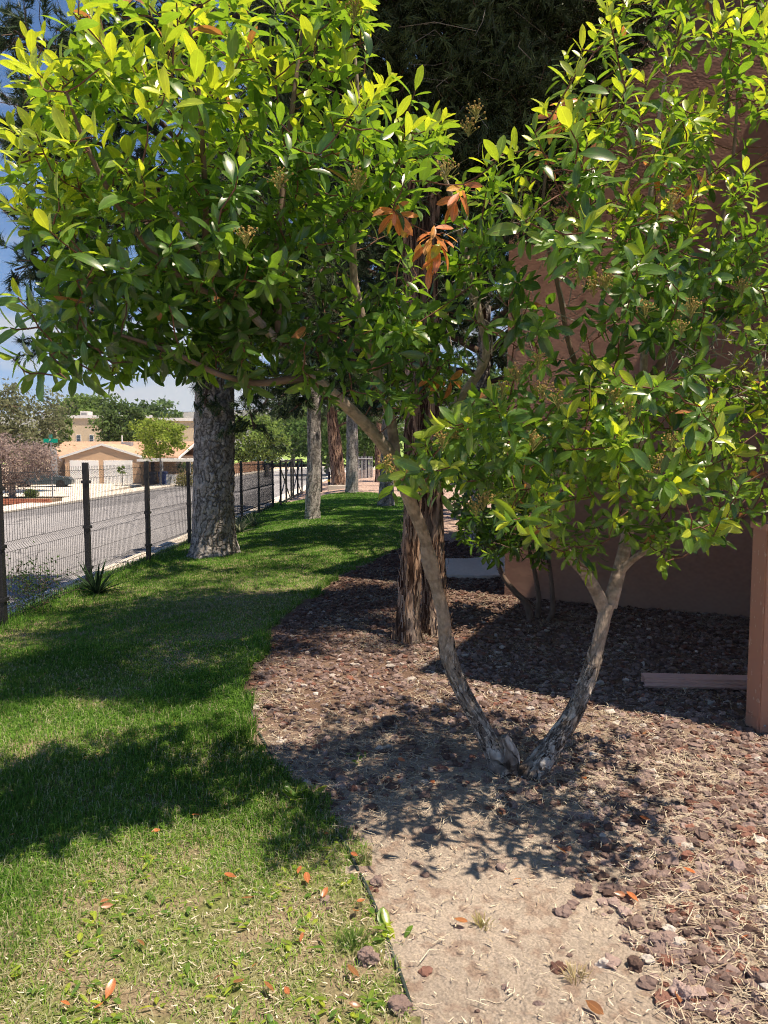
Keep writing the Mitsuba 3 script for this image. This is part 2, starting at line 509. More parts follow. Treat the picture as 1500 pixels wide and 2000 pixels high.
ry = np.concatenate([np.linspace(-30, 110, 36), np.linspace(118, 190, 10)])
bend = np.where(ry > 90, (ry - 90) ** 2 * 0.0016, 0)
near_x, far_x = -6.35 + bend, -17.0 + bend
put('road', strip(np.column_stack([far_x, ry]), np.column_stack([near_x, ry]), -1.24, ROADZ), 'mat_asphalt', kind='structure', label='grey asphalt street beyond the fence')
put('kerb', strip(np.column_stack([near_x, ry]), np.column_stack([near_x + 0.16, ry]), -1.24, ROADZ + 0.12), 'mat_concrete', kind='structure', label='concrete kerb on the near side of the street')
put('kerb', strip(np.column_stack([far_x - 0.3, ry]), np.column_stack([far_x, ry]), -1.24, ROADZ + 0.1), 'mat_concrete', kind='structure', label='concrete kerb on the far side of the street')
put('pavement', strip(np.column_stack([near_x + 0.16, ry]), np.column_stack([near_x + 1.3, ry]), -1.24, ROADZ + 0.10), 'mat_concrete', kind='structure', label='concrete pavement along the near side of the street')
put('pavement', strip(np.column_stack([far_x - 1.9, ry]), np.column_stack([far_x - 0.3, ry]), -1.24, ROADZ + 0.085), 'mat_concrete', kind='structure', label='pale concrete pavement along the far side of the street')
put('driveway', strip([(-28.0, 63.9), (-28.5, 58), (-29.5, 50), (-31, 45)], [(-20.9, 63.9), (-20.2, 58), (-19.2, 50), (-18.95, 45)], -1.24, ROADZ + 0.06), 'mat_concrete', kind='structure', label='pale concrete driveway in front of the garages')
pw = np.array([(0.55, 9.1, 0.5, 10.5), (1.2, 9.0, 1.2, 10.5), (1.9, 9.15, 1.9, 10.9), (2.2, 9.75, 2.0, 11.5)])
v_, f_ = strip(pw[:, 2:], pw[:, :2], -0.05, 0.045)
put('path', (v_, f_), 'mat_concrete', kind='structure', label='pale concrete path behind the twin trunked juniper')

scene['haze_air'] = {'type': 'homogeneous', 'albedo': {'type': 'rgb', 'value': [.84, .93, 1.0]}, 'sigma_t': 1.3e-4}
scene['camera']['medium'] = {'type': 'ref', 'id': 'haze_air'}
scene['haze'] = {'type': 'cube', 'to_world': T().translate([0, 1600, 88]) @ T().scale([3600, 2000, 91]), 'bsdf': {'type': 'null'}, 'interior': {'type': 'ref', 'id': 'haze_air'}}
tag('haze', 'thin haze over the distance', kind='stuff')

# far hill and mountains
hx, hy = np.linspace(-90, 70, 40), np.array([150, 165, 180, 200, 220, 245, 275, 320, 420])
HX, HY = np.meshgrid(hx, hy, indexing='ij')
HZ = np.interp(HY, [150, 180, 245, 320, 420], [-1.2, -0.5, 4.5, 7.0, -2]) * np.clip((HX + 62) / 25, 0, 1) - 1.3 * (1 - np.clip((HX + 62) / 25, 0, 1)) + meshkit.fbm(np.stack([HX * .05, HY * .05, HX * 0], -1), 3, 2)
i, j = np.meshgrid(np.arange(39), np.arange(8), indexing='ij')
put('hill', (np.stack([HX, HY, HZ], -1).reshape(-1, 3), np.stack([i * 9 + j, (i + 1) * 9 + j, (i + 1) * 9 + j + 1, i * 9 + j + 1], -1).reshape(-1, 4)), 'mat_hill', smooth=True, kind='structure', label='light green grassy slope far down the street')
mx, my = np.linspace(-2600, 1200, 150), np.linspace(2300, 3400, 40)
MX, MY = np.meshgrid(mx, my, indexing='ij')
ridge = np.clip(1 - np.abs(MY - 2750) / 450, 0, 1)
MZ = -5 + ridge * (100 + 100 * meshkit.fbm(np.stack([MX * .0022, MY * .003, MX * 0], -1), 5, 7))
i, j = np.meshgrid(np.arange(149), np.arange(39), indexing='ij')
MZ = np.minimum(MZ, 172)
put('mountains', (np.stack([MX, MY, MZ], -1).reshape(-1, 3), np.stack([i * 40 + j, (i + 1) * 40 + j, (i + 1) * 40 + j + 1, i * 40 + j + 1], -1).reshape(-1, 4)), 'mat_mountain', smooth=True, kind='structure', label='blue mountain ridge on the horizon')

# ---------------------------------------------------------------- brown stucco building
A = G(985, 1165)[:2]
U, V = np.array([0.902, -0.431]), np.array([0.431, 0.902])
I_ = A + 2.95 * U
W_ = I_ - 3.35 * V
BH = 6.0
outline = [A, I_, W_, W_ + 7 * U, W_ + 7 * U + 13 * V, A + 9.65 * V]
bld = thing('stucco_building', 'brown terracotta stucco building with plain walls behind the right stem', 'building')
m = trimesh.creation.extrude_polygon(Polygon(outline), BH + 0.3, engine='earcut')
m.apply_translation([0, 0, -0.3])
put('wall', m, 'mat_stucco', bld)
ring = Polygon(outline).buffer(0.05, join_style=2).difference(Polygon(outline).buffer(-0.25, join_style=2))
m = trimesh.creation.extrude_polygon(ring, 0.08, engine='earcut')
m.apply_translation([0, 0, BH + 0.003])
put('parapet', m, 'mat_brown_paint', bld)

# painted utility column and downspout pipe
uc = G(1481, 1434)[:2]
col = thing('utility_column', 'brown painted metal utility column with flat cap at the right edge', 'utility column')


def ub(a0, a1, b0, b1, z0, z1):
    return box(uc[0] + a0, uc[0] + a1, uc[1] + b0, uc[1] + b1, z0, z1)


put('panel', ub(0.0, 0.30, 0.002, 0.145, 0.0, 1.13), 'mat_brown_paint', col)
put('front_panel', ub(0.006, 0.294, -0.006, 0.0, 0.0, 1.126), 'mat_brown_paint', col)
put('base_panel', ub(-0.004, -0.0005, 0.004, 0.14, 0.0, 0.085), 'mat_brown_paint', col)
put('cap', ub(-0.012, 0.312, -0.018, 0.155, 1.133, 1.168), 'mat_brown_paint', col)
for q in (0.03, 0.2):
    put('bolt', trimesh.creation.icosphere(1, 0.007).apply_translation([uc[0] + q, uc[1] - .008, .05]), 'mat_grey_metal', col)

pa, pb = G(1256, 1330, 0.045), G(1500, 1336, 0.05)
ln = np.linalg.norm(pb - pa)
prof = [(-.055, -.035), (-.055, .02), (-.045, .035), (-.03, .035), (-.026, .028), (-.018, .028), (-.014, .035), (.014, .035), (.018, .028), (.026, .028), (.03, .035), (.045, .035), (.055, .02), (.055, .012), (.048, .008), (.048, .0), (.055, -.004), (.055, -.012), (.048, -.016), (.048, -.024), (.055, -.028), (.055, -.035)]
m = trimesh.creation.extrude_polygon(Polygon(prof).difference(Polygon(prof).buffer(-0.004)), ln, engine='earcut')
ax = unit(pb - pa)
side = unit(np.cross(ax, [0, 0, 1]))
M = np.eye(4)
M[:3, 0], M[:3, 1], M[:3, 2], M[:3, 3] = side, np.cross(ax, side), ax, pa + [0, 0, 0.005]
m.apply_transform(M)
ds = thing('downspout', 'ribbed pinkish brown downspout pipe lying on the shaded gravel', 'downspout')
put('pipe', m, 'mat_pink_pipe', ds)
put('strap', obox(pb - ax * 0.08 + [0, 0, 0.0], [0.03, 0.125, 0.088], math.atan2(ax[1], ax[0])), 'mat_pink_pipe', ds)

# ---------------------------------------------------------------- wire fence
FX = -3.62
fz = lambda y: float(zg(FX, y))
fence = thing('wire_fence', 'black welded wire mesh fence on square posts along the street', 'fence')
posts = [2.1, 4.5, 6.9, 8.95, 11.25, 13.65, 16.2, 18.7, 21.3, 24.0]


def vwire(x, y, z0, h, folds):
    zs, ofs = [0.0], [0.0]
    for c in folds:
        zs += [c - 0.05, c, c + 0.05]
        ofs += [0, 0.045, 0]
    zs.append(h)
    ofs.append(0)
    return np.array([[x - o, y, z0 + z] for z, o in zip(zs, ofs)])


for k, y in enumerate(posts):
    z0 = fz(y)
    put('post', box(FX - 0.03, FX + 0.03, y - 0.03, y + 0.03, z0 - 0.2, z0 + 1.55), 'mat_black_metal', fence)
    for c in (0.25, 0.75, 1.3):
        put('clamp', box(FX - 0.04, FX + 0.045, y - 0.045, y + 0.045, z0 + c, z0 + c + 0.035), 'mat_black_metal', fence)
    if k == len(posts) - 1:
        continue
    y1 = posts[k + 1]
    za, zb = z0, fz(y1)
    folds = [0.16, 0.70, 1.36]
    vs, fs, o = [], [], 0
    n = int((y1 - y) / 0.05)
    r = 0.0023 + 0.00008 * y
    for q in np.linspace(y + 0.04, y1 - 0.04, n):
        zz = za + (zb - za) * (q - y) / (y1 - y)
        v, f = tube_raw(vwire(FX, q, zz + 0.05, 1.46, folds), r, 3, False)
        vs.append(v), fs.append(f + o)
        o += len(v)
    for c in (0.02, 0.11, 0.21, 0.43, 0.65, 0.75, 1.03, 1.31, 1.41):
        v, f = tube_raw([[FX + 0.004, y + 0.03, za + 0.05 + c], [FX + 0.004, y1 - 0.03, zb + 0.05 + c]], r, 3, False)
        vs.append(v), fs.append(f + o)
        o += len(v)
    put('wire_panel', (np.vstack(vs), np.vstack(fs)), 'mat_black_metal', fence)

nb = thing('notice_board', 'small dark blank board hung on the far end of the fence', 'sign')
put('board', box(FX + 0.05, FX + 0.09, 22.0, 22.75, fz(22) + 1.05, fz(22) + 1.42), 'mat_bin', nb)
put('bracket', box(FX + 0.02, FX + 0.05, 22.3, 22.4, fz(22) + 1.1, fz(22) + 1.4), 'mat_black_metal', nb)

gate = thing('metal_gate', 'black metal gate with crossed braces at the end of the fence', 'gate')
gx = -3.45
for (ya, yb) in ((24.6, 27.4), (28.0, 31.0)):
    z0 = float(zg(gx, ya)) + 0.05
    for y in (ya, (ya + yb) / 2, yb):
        put('upright', box(gx - 0.03, gx + 0.03, y - 0.04, y + 0.04, z0, z0 + 1.5), 'mat_black_metal', gate)
    for z in (0.05, 1.42):
        put('rail', box(gx - 0.024, gx + 0.024, ya + 0.041, yb - 0.041, z0 + z, z0 + z + 0.06), 'mat_black_metal', gate)
    for s in (0, 1):
        q0, q1 = (ya, yb) if s else (yb, ya)
        put('brace', bar([gx - 0.05, q0, z0 + 0.1], [gx - 0.05, q1, z0 + 1.4], 0.022), 'mat_black_metal', gate)
gp = thing('gate_post', 'thick black square gate post with a cap past the gate', 'post')
y0 = 32.6
xg = P(625, 950, y0)[0]
put('post', box(xg - 0.1, xg + 0.1, y0 - 0.1, y0 + 0.1, -0.3, 1.25), 'mat_black_metal', gp)
put('cap', trimesh.creation.cylinder(radius=0.09, height=0.18, sections=12).apply_translation([xg, y0, 1.343]), 'mat_black_metal', gp)
bo = thing('bollard', 'dark bollard with a yellow band beside the gate post', 'bollard')
b0 = P(643, 953, 34.5)
put('shaft', trimesh.creation.cylinder(radius=0.06, height=0.75, sections=14).apply_translation([b0[0], b0[1], 0.3]), 'mat_bin', bo)
put('band', trimesh.creation.cylinder(radius=0.064, height=0.09, sections=14).apply_translation([b0[0], b0[1], 0.27]), 'mat_yellow', bo)
k0 = P(672, 951, 33)
put('kerb_block', box(k0[0] - 0.7, k0[0] + 0.6, 32.8, 33.2, -0.1, 0.12), 'mat_concrete', cat='kerb', label='low pale concrete block between two far trunks')
fe = thing('iron_fence', 'short far dark fence panel seen beyond the last trunks', 'fence')
for q in np.linspace(0, 1, 14):
    x, y = -1.65 + 0.9 * q, 44 + 3 * q
    put('bar', box(x - 0.03, x + 0.03, y - 0.03, y + 0.03, -0.1, 1.35), 'mat_grey_metal' if int(q * 13) % 3 else 'mat_bin', fe)
put('rail', bar([-1.65, 43.9, 1.2], [-0.75, 46.9, 1.2], 0.03), 'mat_grey_metal', fe)

# ---------------------------------------------------------------- house with garages
hs = thing('garage_house', 'tan bungalow with two white garage doors and an orange shingle roof', 'house')
HY0, HZ0 = 64.0, ROADZ - 0.02
X = lambda px, Y=HY0: (px - CX) / F * Y
Zp = lambda py, Y=HY0: float(P(750, py, Y)[2])
gl, gr = X(128), X(275)
ze, zr = HZ0 + 2.45, HZ0 + 3.55
xm = (gl + gr) / 2
m = trimesh.creation.extrude_polygon(Polygon([(gl, 0), (gr, 0), (gr, 2.40), (xm, 3.42), (gl, 2.40)]), 7.0, engine='earcut')
m.apply_transform(np.array([[1, 0, 0, 0], [0, 0, -1, HY0 + 7], [0, 1, 0, HZ0], [0, 0, 0, 1.0]]))
put('wall', m, 'mat_tan_wall', hs)


def slab(a, b, y0, y1, t):
    (xa, za), (xb, zb) = a, b
    v = [[xa, y0, za], [xb, y0, zb], [xb, y1, zb], [xa, y1, za], [xa, y0, za + t], [xb, y0, zb + t], [xb, y1, zb + t], [xa, y1, za + t]]
    return trimesh.Trimesh(v, [[0, 2, 1], [0, 3, 2], [4, 5, 6], [4, 6, 7], [0, 1, 5], [0, 5, 4], [1, 2, 6], [1, 6, 5], [2, 3, 7], [2, 7, 6], [3, 0, 4], [3, 4, 7]], process=True)


ov = 0.45
sl = (3.42 - 2.40) / (xm - gl)
roof = put('roof', slab((gl - ov, HZ0 + 2.42 - ov * sl), (xm, HZ0 + 3.44), HY0 - 0.1, HY0 + 8.2, 0.1), 'mat_shingle', hs)
put('roof', slab((xm, HZ0 + 3.44), (gr + ov, HZ0 + 2.42 - ov * sl), HY0 - 0.1, HY0 + 8.2, 0.1), 'mat_shingle', hs)
put('fascia', slab((gl - ov, HZ0 + 2.35 - ov * sl), (xm, HZ0 + 3.37), HY0 - 0.15, HY0 - 0.103, 0.2), 'mat_white', hs)
put('fascia', slab((xm, HZ0 + 3.37), (gr + ov, HZ0 + 2.35 - ov * sl), HY0 - 0.15, HY0 - 0.103, 0.2), 'mat_white', hs)
for a, b in ((138, 194), (204, 260)):
    d = put('garage_door', box(X(a), X(b), HY0 - 0.06, HY0 - 0.004, HZ0, HZ0 + 2.1), 'mat_white_door', hs)
    for q in range(4):
        put('door_panel', box(X(a) + 0.05, X(b) - 0.05, HY0 - 0.075, HY0 - 0.063, HZ0 + 0.04 + q * 0.52, HZ0 + 0.5 + q * 0.52), 'mat_white_door', d)
# main body behind: ridge along x
bl, br = X(112, 68), X(372, 72)
m = box(bl, br, 67, 77, HZ0, HZ0 + 2.45)
put('wall', m, 'mat_tan_wall', hs)
rp = [(66.0, 2.3), (72, 3.72), (78, 2.3)]
for (ya, za), (yb, zb) in zip(rp, rp[1:]):
    v = [[bl - .9, ya, HZ0 + za], [br + .5, ya, HZ0 + za], [br + .5, yb, HZ0 + zb], [bl - .9, yb, HZ0 + zb]]
    v = v + [[p[0], p[1], p[2] + 0.12] for p in v]
    put('roof', trimesh.Trimesh(v, [[0, 2, 1], [0, 3, 2], [4, 5, 6], [4, 6, 7], [0, 1, 5], [0, 5, 4], [1, 2, 6], [1, 6, 5], [2, 3, 7], [2, 7, 6], [3, 0, 4], [3, 4, 7]]), 'mat_shingle', hs)
m = trimesh.creation.extrude_polygon(Polygon([(66.1, 2.36), (72, 3.74), (77.9, 2.36), (77.9, 2.2), (72, 3.5), (66.1, 2.2)]), 0.08, engine='earcut')
m.apply_transform(np.array([[0, 0, 1, br + 0.51], [1, 0, 0, 0], [0, 1, 0, HZ0], [0, 0, 0, 1.0]]))
put('fascia', m, 'mat_white', hs)
put('carport_roof', box(gr + 0.1, X(384, 64), 62.8, 66.6, HZ0 + 2.0, HZ0 + 2.22), 'mat_white', hs)
for px in (318, 372):
    put('carport_post', box(X(px, 63) - 0.05, X(px, 63) + 0.05, 62.95, 63.05, HZ0, HZ0 + 2.0), 'mat_white', hs)
put('window', box(X(290, 66.9), X(302, 66.9), 66.9, 66.98, HZ0 + 1.0, HZ0 + 1.9), 'mat_dark_glass', hs)
put('vent_pipe', box(X(241, 70) - 0.05, X(241, 70) + 0.05, 69.95, 70.05, HZ0 + 3.2, HZ0 + 4.4), 'mat_white', hs)
put('roof_vent', box(X(252, 70) - 0.5, X(252, 70) + 0.4, 69.6, 70.4, HZ0 + 3.2, HZ0 + 3.75), 'mat_grey_metal', hs)
put('chimney', box(X(97, 62), X(106, 62), 62.2, 62.7, HZ0, HZ0 + 3.1), 'mat_grey_metal', hs)
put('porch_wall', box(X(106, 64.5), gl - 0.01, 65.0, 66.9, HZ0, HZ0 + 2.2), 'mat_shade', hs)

tb = thing('flat_roof_building', 'cream two storey flat roofed building behind the bungalow roof', 'building')
put('wall', box(X(98, 120), X(300, 120), 120, 134, HZ0, Zp(815, 120)), 'mat_cream_wall', tb)
put('wall', box(X(300, 122), X(420, 122), 122.5, 136, HZ0, Zp(822, 122)), 'mat_cream_wall', tb)
put('parapet', box(X(98, 120) - 0.2, X(300, 120) + 0.1, 119.7, 119.995, Zp(817, 120), Zp(811, 120)), 'mat_white', tb)
put('parapet', box(X(302, 122), X(420, 122) + 0.2, 122.2, 122.495, Zp(822, 122), Zp(816, 122)), 'mat_white', tb)
for a, b, c, d in ((153, 160, 850, 863), (178, 185, 850, 866), (128, 134, 850, 863), (330, 337, 852, 866)):
    w = put('window', box(X(a, 119.9) - 0.08, X(b, 119.9) + 0.08, 119.9, 119.99, Zp(d, 119.9) - 0.08, Zp(c, 119.9) + 0.08), 'mat_white', tb)
    put('pane', box(X(a, 119.9), X(b, 119.9), 119.86, 119.897, Zp(d, 119.9), Zp((c + d) / 2, 119.9) - 0.03), 'mat_dark_glass', w)
    put('pane', box(X(a, 119.9), X(b, 119.9), 119.86, 119.897, Zp((c + d) / 2, 119.9) + 0.03, Zp(c, 119.9)), 'mat_dark_glass', w)
ru = put('rooftop_cooler', box(X(161, 124), X(176, 124), 124, 126, Zp(815, 124) - 0.3, Zp(803, 124)), 'mat_white', tb)
put('louvre', box(X(163, 124), X(174, 124), 123.95, 123.995, Zp(813, 124), Zp(806, 124)), 'mat_grey_metal', ru)

pf = thing('picket_fence', 'white picket fence beside the carport across the street', 'fence')
x0, x1 = X(326, 62), X(386, 62)
for x in np.linspace(x0, x1, 22):
    put('picket', box(x - 0.045, x + 0.045, 61.97, 62.0, HZ0, HZ0 + 0.95 + 0.03 * math.sin(x * 9)), 'mat_white', pf)
for z in (0.25, 0.75):
    put('rail', box(x0, x1, 62.003, 62.05, HZ0 + z, HZ0 + z + 0.09), 'mat_white', pf)


def bin_(px, Y, m, label):
    b = thing('wheeled_bin', label, 'bin')
    x = X(px, Y)
    bb = trimesh.creation.box(extents=[0.6, 0.7, 1.0])
    bb.vertices[bb.vertices[:, 2] < 0, :2] *= 0.8
    put('body', bb.apply_translation([x, Y, HZ0 + 0.55]), m, b)
    put('lid', obox([x, Y, HZ0 + 1.09], [0.66, 0.78, 0.07], 0, 0.06), m, b)
    for s in (-1, 1):
        put('wheel', trimesh.creation.cylinder(radius=0.12, height=0.06, sections=12, transform=trimesh.transformations.rotation_matrix(math.pi / 2, [0, 1, 0])).apply_translation([x + s * 0.27, Y + 0.3, HZ0 + 0.12]), 'mat_tyre', b)


bin_(298, 63.4, 'mat_bin', 'black wheeled bin under the carport roof')
bin_(319, 62.6, 'mat_blue', 'blue wheeled bin at the end of the white picket fence')

bw = thing('block_wall', 'low orange brown block wall along the far side of the street', 'wall')
yw = np.linspace(78, 122, 12)
for a, b in zip(yw, yw[1:]):
    put('panel', box(-20.2, -20.0, a + 0.15, b - 0.15, -1.2, 0.15), 'mat_block_wall', bw)
for a in yw:
    put('pillar', box(-20.3, -19.9, a - 0.147, a + 0.147, -1.2, 0.25), 'mat_block_wall', bw)

# brick planter, sign pole
pl = thing('brick_planter', 'low red brick planter at the foot of the mauve tree', 'planter')
q0 = G(-30, 984, -1.12)
for r_ in range(3):
    for c in range(16):
        x = q0[0] + c * 0.215 + (0.1 if r_ % 2 else 0)
        put('brick', box(x, x + 0.2, q0[1], q0[1] + 0.1, -1.14 + r_ * 0.095, -1.14 + r_ * 0.095 + 0.085), 'mat_brick', pl)
put('bed', box(q0[0], q0[0] + 3.4, q0[1] + 0.105, q0[1] + 1.6, -1.2, -0.9), 'mat_slope', pl)
sg = thing('street_sign', 'green street sign on a thin pole in front of the bungalow', 'sign')
s0 = G(103, 976, -1.1)
put('pole', trimesh.creation.cylinder(radius=0.035, height=3.3, sections=10).apply_translation([s0[0], s0[1], 0.5]), 'mat_grey_metal', sg)
put('blade', obox([s0[0], s0[1], 2.25], [0.75, 0.03, 0.22], 0.25), 'mat_sign_green', sg)
put('blade', obox([s0[0], s0[1], 2.5], [0.65, 0.03, 0.22], -0.9), 'mat_sign_green', sg)


def car(x, y, z, rz, m, label):
    c = thing('parked_car', label, 'car')
    body = Polygon([(-2.2, .3), (2.2, .3), (2.22, .62), (1.95, .86), (1.1, .95), (.55, 1.42), (-1.1, 1.45), (-1.75, 1.0), (-2.2, .9)])
    R = trimesh.transformations.rotation_matrix(rz, [0, 0, 1])
    R[:3, 3] = [x, y, z]
    S = np.array([[1, 0, 0, 0], [0, 0, -1, 0], [0, 1, 0, 0], [0, 0, 0, 1.0]])

    def ex(poly, w, y0):
        mm = trimesh.creation.extrude_polygon(poly, w, engine='earcut')
        mm.apply_transform(S)
        mm.apply_translation([0, y0, 0])
        return mm.apply_transform(R)
    put('body', ex(body.buffer(-.06).buffer(.06), 1.7, 0.85), m, c)
    for s in (0.865, -0.851):
        put('window', ex(Polygon([(.95, .97), (.5, 1.36), (-.1, 1.38), (-.1, .97)]), 0.014, s), 'mat_dark_glass', c)
        put('window', ex(Polygon([(-.18, .97), (-.18, 1.38), (-1.05, 1.38), (-1.55, 1.0)]), 0.014, s), 'mat_dark_glass', c)
        for wx in (-1.35, 1.4):
            w = trimesh.creation.cylinder(radius=0.33, height=0.22, sections=16, transform=trimesh.transformations.rotation_matrix(math.pi / 2, [1, 0, 0]))
            w.apply_translation([wx, math.copysign(0.79, s), 0.33])
            put('wheel', w.apply_transform(R), 'mat_tyre', c)


hz = lambda y: -1.25 + 0.75 * (y - 150) / 30
car(X(545, 160), 160, -0.75, 0.1, 'mat_car_white', 'white car parked at the far end of the street')
car(X(511, 164), 164, -0.65, 0.3, 'mat_car_blue', 'grey blue car parked left of the far white car')
car(X(84, 58), 58, -1.2, 0.25, 'mat_car_dark', 'dark car parked behind the mauve tree')

# ---------------------------------------------------------------- vegetation builders


def needles(pos, dirs, rng, n=22, ln=0.09, w=0.0022, col=(.035, .06, .02), spread=0.75, var=0.35):
    """Tufts of needles at pos along dirs: (vertices, faces, colours)."""
    k = len(pos)
    d = unit(dirs)
    a, b = frames(d, rng)
    ph = rng.uniform(0, 2 * np.pi, (k, n, 1))
    sn = rng.uniform(0.15, spread, (k, n, 1))
    ax = unit(d[:, None] * np.sqrt(1 - sn ** 2) + sn * (np.cos(ph) * a[:, None] + np.sin(ph) * b[:, None]))
    st = pos[:, None] - d[:, None] * rng.uniform(0, 0.8, (k, n, 1)) * ln
    tip = st + ax * ln * rng.uniform(0.7, 1.15, (k, n, 1)) + [0, 0, -0.12 * ln]
    sd = unit(np.cross(ax, rng.normal(size=(k, n, 3)))) * w
    v = np.stack([st - sd, st + sd, tip], 2).reshape(-1, 3)
    f = np.arange(len(v)).reshape(-1, 3)
    c = np.array(col) * (1 + var * rng.uniform(-1, 1, (k, 1, 1))) * (1 + 0.25 * rng.uniform(-1, 1, (k, n, 1)))
    return v, f, np.repeat(c.reshape(-1, 3), 3, 0)


def leafcards(pos, rng, size, cols, up=0.5):
    k = len(pos)
    nrm = unit(rng.normal(size=(k, 3)) + [0, 0, up])
    a, b = frames(nrm, rng)
    s = size * rng.uniform(0.6, 1.3, (k, 1))
    v = np.stack([pos - a * s, pos + b * s * 0.55, pos + a * s, pos - b * s * 0.55 + nrm * s * 0.2], 1).reshape(-1, 3)
    i = np.arange(k)[:, None] * 4
    f = np.vstack([i + [0, 1, 2], i + [0, 2, 3]])
    t = rng.uniform(0, 1, (k, 1))
    c = (np.array(cols[0]) * (1 - t) + np.array(cols[1]) * t) * rng.uniform(0.75, 1.25, (k, 1))
    return v, f, np.repeat(c, 4, 0)


def twig_net(nodes, tips, rng, r0=0.003, r1=0.002, sides=3, prefer=0.6, wig=0.03):
    """Joins each tip to the nearest wood below it, growing outward from the limbs."""
    nodes = list(map(np.asarray, nodes))
    arr = np.array(nodes)
    d0, _ = cKDTree(arr).query(tips)
    out_v, out_f, o = [], [], 0
    buf = np.zeros((len(arr) + 4 * len(tips), 3))
    buf[:len(arr)] = arr
    n = len(arr)
    for i in np.argsort(d0):
        t = tips[i]
        q = buf[:n]
        dd = np.linalg.norm(q - t, axis=1)
        s = q[np.argmin(dd + prefer * np.maximum(0, q[:, 2] - t[2] + 0.08))]
        L = np.linalg.norm(t - s)
        if L < 0.01:
            continue
        m1, m2 = s + (t - s) * 0.35, s + (t - s) * 0.7
        m1 = m1 + rng.normal(size=3) * wig * L + [0, 0, -0.05 * L]
        m2 = m2 + rng.normal(size=3) * wig * L + [0, 0, -0.04 * L]
        v, f = tube_raw([s, m1, m2, t], [r0 + 0.003 * L, r0 + 0.0015 * L, r0, r1], sides, False)
        out_v.append(v), out_f.append(f + o)
        o += len(v)
        buf[n:n + 3] = [m1, m2, t]
        n += 3
    return np.vstack(out_v), np.vstack(out_f)


def bark_plates(c):
    r = np.abs(meshkit.fbm(c * [16, 16, 8.0], 3, 3) - 0.5) * 2
    return 0.03 * np.minimum(r / .2, 1) - 0.02 + 0.022 * (meshkit.noise(c * [26, 26, 12], 5) - 0.5)


def bark_strings(c):
    w = meshkit.fbm(c * [5, 5, 2.5], 2, 3)[..., None] * [.12, .12, 0]
    return 0.055 * (meshkit.fbm((c + w) * [30, 30, 2.2], 3, 8) - 0.5) + .02 * (meshkit.noise(c * [9, 9, 1.5], 4) - .5)


def pine(label, base, r, h, z0, reach, n_br, seed, top=None, col=(.04, .075, .025), nd=(26, .11, .0026), extra=(), tufts=26, bark='mat_pine_bark', disp=bark_plates, hi=(90, 40), lean=(0, 0), group=None, name='pine_tree', flare=(0.25, 0.35), zmax=None, side_bias=None):
    rng = np.random.default_rng(seed)
    t = thing(name, label, 'tree', group)
    b = np.array([base[0], base[1], float(zg(base[0], base[1])) - 0.05])
    pts, rad = [], []
    for q in (0, .05, .15, .35, .6, .85, 1):
        pts.append(b + [lean[0] * q * h + 0.05 * math.sin(q * 9 + seed), lean[1] * q * h, q * h])
        rad.append(r * (1 - 0.85 * q) if q > 0.15 else r * (1.02 - 0.2 * q))
    mesh, uv = trunk(pts, rad, hi[0], hi[1], disp, flare)
    put('trunk', mesh, bark, t, smooth=True, uv=uv)
    ctr = spline(np.column_stack([pts, rad]), 60)
    vs, fs, o = [], [], 0
    tv, td = [], []

    def branch(s, e, rr, nt, droop=0.12):
        nonlocal o
        L = np.linalg.norm(e - s)
        q = np.linspace(0, 1, 8)[:, None]
        line = s + (e - s) * q + np.array([0, 0, 1]) * (0.10 * L * np.sin(q * np.pi) - droop * L * q ** 2) + np.cumsum(rng.normal(size=(8, 3)) * 0.025 * L, 0) * q
        v, f = tube_raw(line, np.linspace(rr, rr * 0.25, 8), 5, False)
        vs.append(v), fs.append(f + o)
        o += len(v)
        for k in range(nt):
            u = rng.uniform(0.25, 1.0)
            p0 = np.array([np.interp(u * 7, range(8), line[:, c]) for c in range(3)])
            dr_ = unit(unit(e - s) * 0.7 + rng.normal(size=3) * 0.75 + [0, 0, 0.1])
            L2 = rng.uniform(0.12, 0.38) * min(L, 2.6)
            p1 = p0 + dr_ * L2
            mid = (p0 + p1) / 2 + rng.normal(size=3) * 0.06 * L2
            v, f = tube_raw([p0, mid, p1], [0.008, 0.006, 0.003], 3, False)
            vs.append(v), fs.append(f + o)
            o += len(v)
            m_ = rng.integers(6, 11)
            uu = rng.uniform(0.35, 1, m_)[:, None]
            tv.append(p0 + (p1 - p0) * uu + rng.normal(size=(m_, 3)) * 0.04)
            td.append(np.repeat(dr_[None], m_, 0) + rng.normal(size=(m_, 3)) * 0.6)
    for k in range(n_br):
        q = (k + rng.uniform(0, 1)) / n_br
        z = z0 + (h * 0.97 - z0) * q
        i = int(np.clip(z / h * 59, 0, 59))
        s = ctr[i, :3]
        phi = k * 2.4 + rng.uniform(-.4, .4)
        Lb = reach * (1 - 0.75 * q ** 1.3) * rng.uniform(0.6, 1.1)
        if side_bias is not None:
            Lb *= 0.75 + 0.5 * math.cos(phi - side_bias)
        e = s + [math.cos(phi) * Lb, math.sin(phi) * Lb, Lb * rng.uniform(-0.1, 0.35)]
        branch(s, e, 0.02 + 0.014 * Lb, tufts)
    for (e, z, nt) in extra:
        i = int(np.clip(z / h * 59, 0, 59))
        branch(ctr[i, :3], np.array(e), 0.05, nt, 0.02)
    put('branches', (np.vstack(vs), np.vstack(fs)), 'mat_twig', t, smooth=True, kind='stuff')
    tv, td = np.vstack(tv), np.vstack(td)
    v, f, c = needles(tv, td, rng, nd[0], nd[1], nd[2], col)
    put('crown', (v, f), 'mat_needle', t, color=c)
    return t


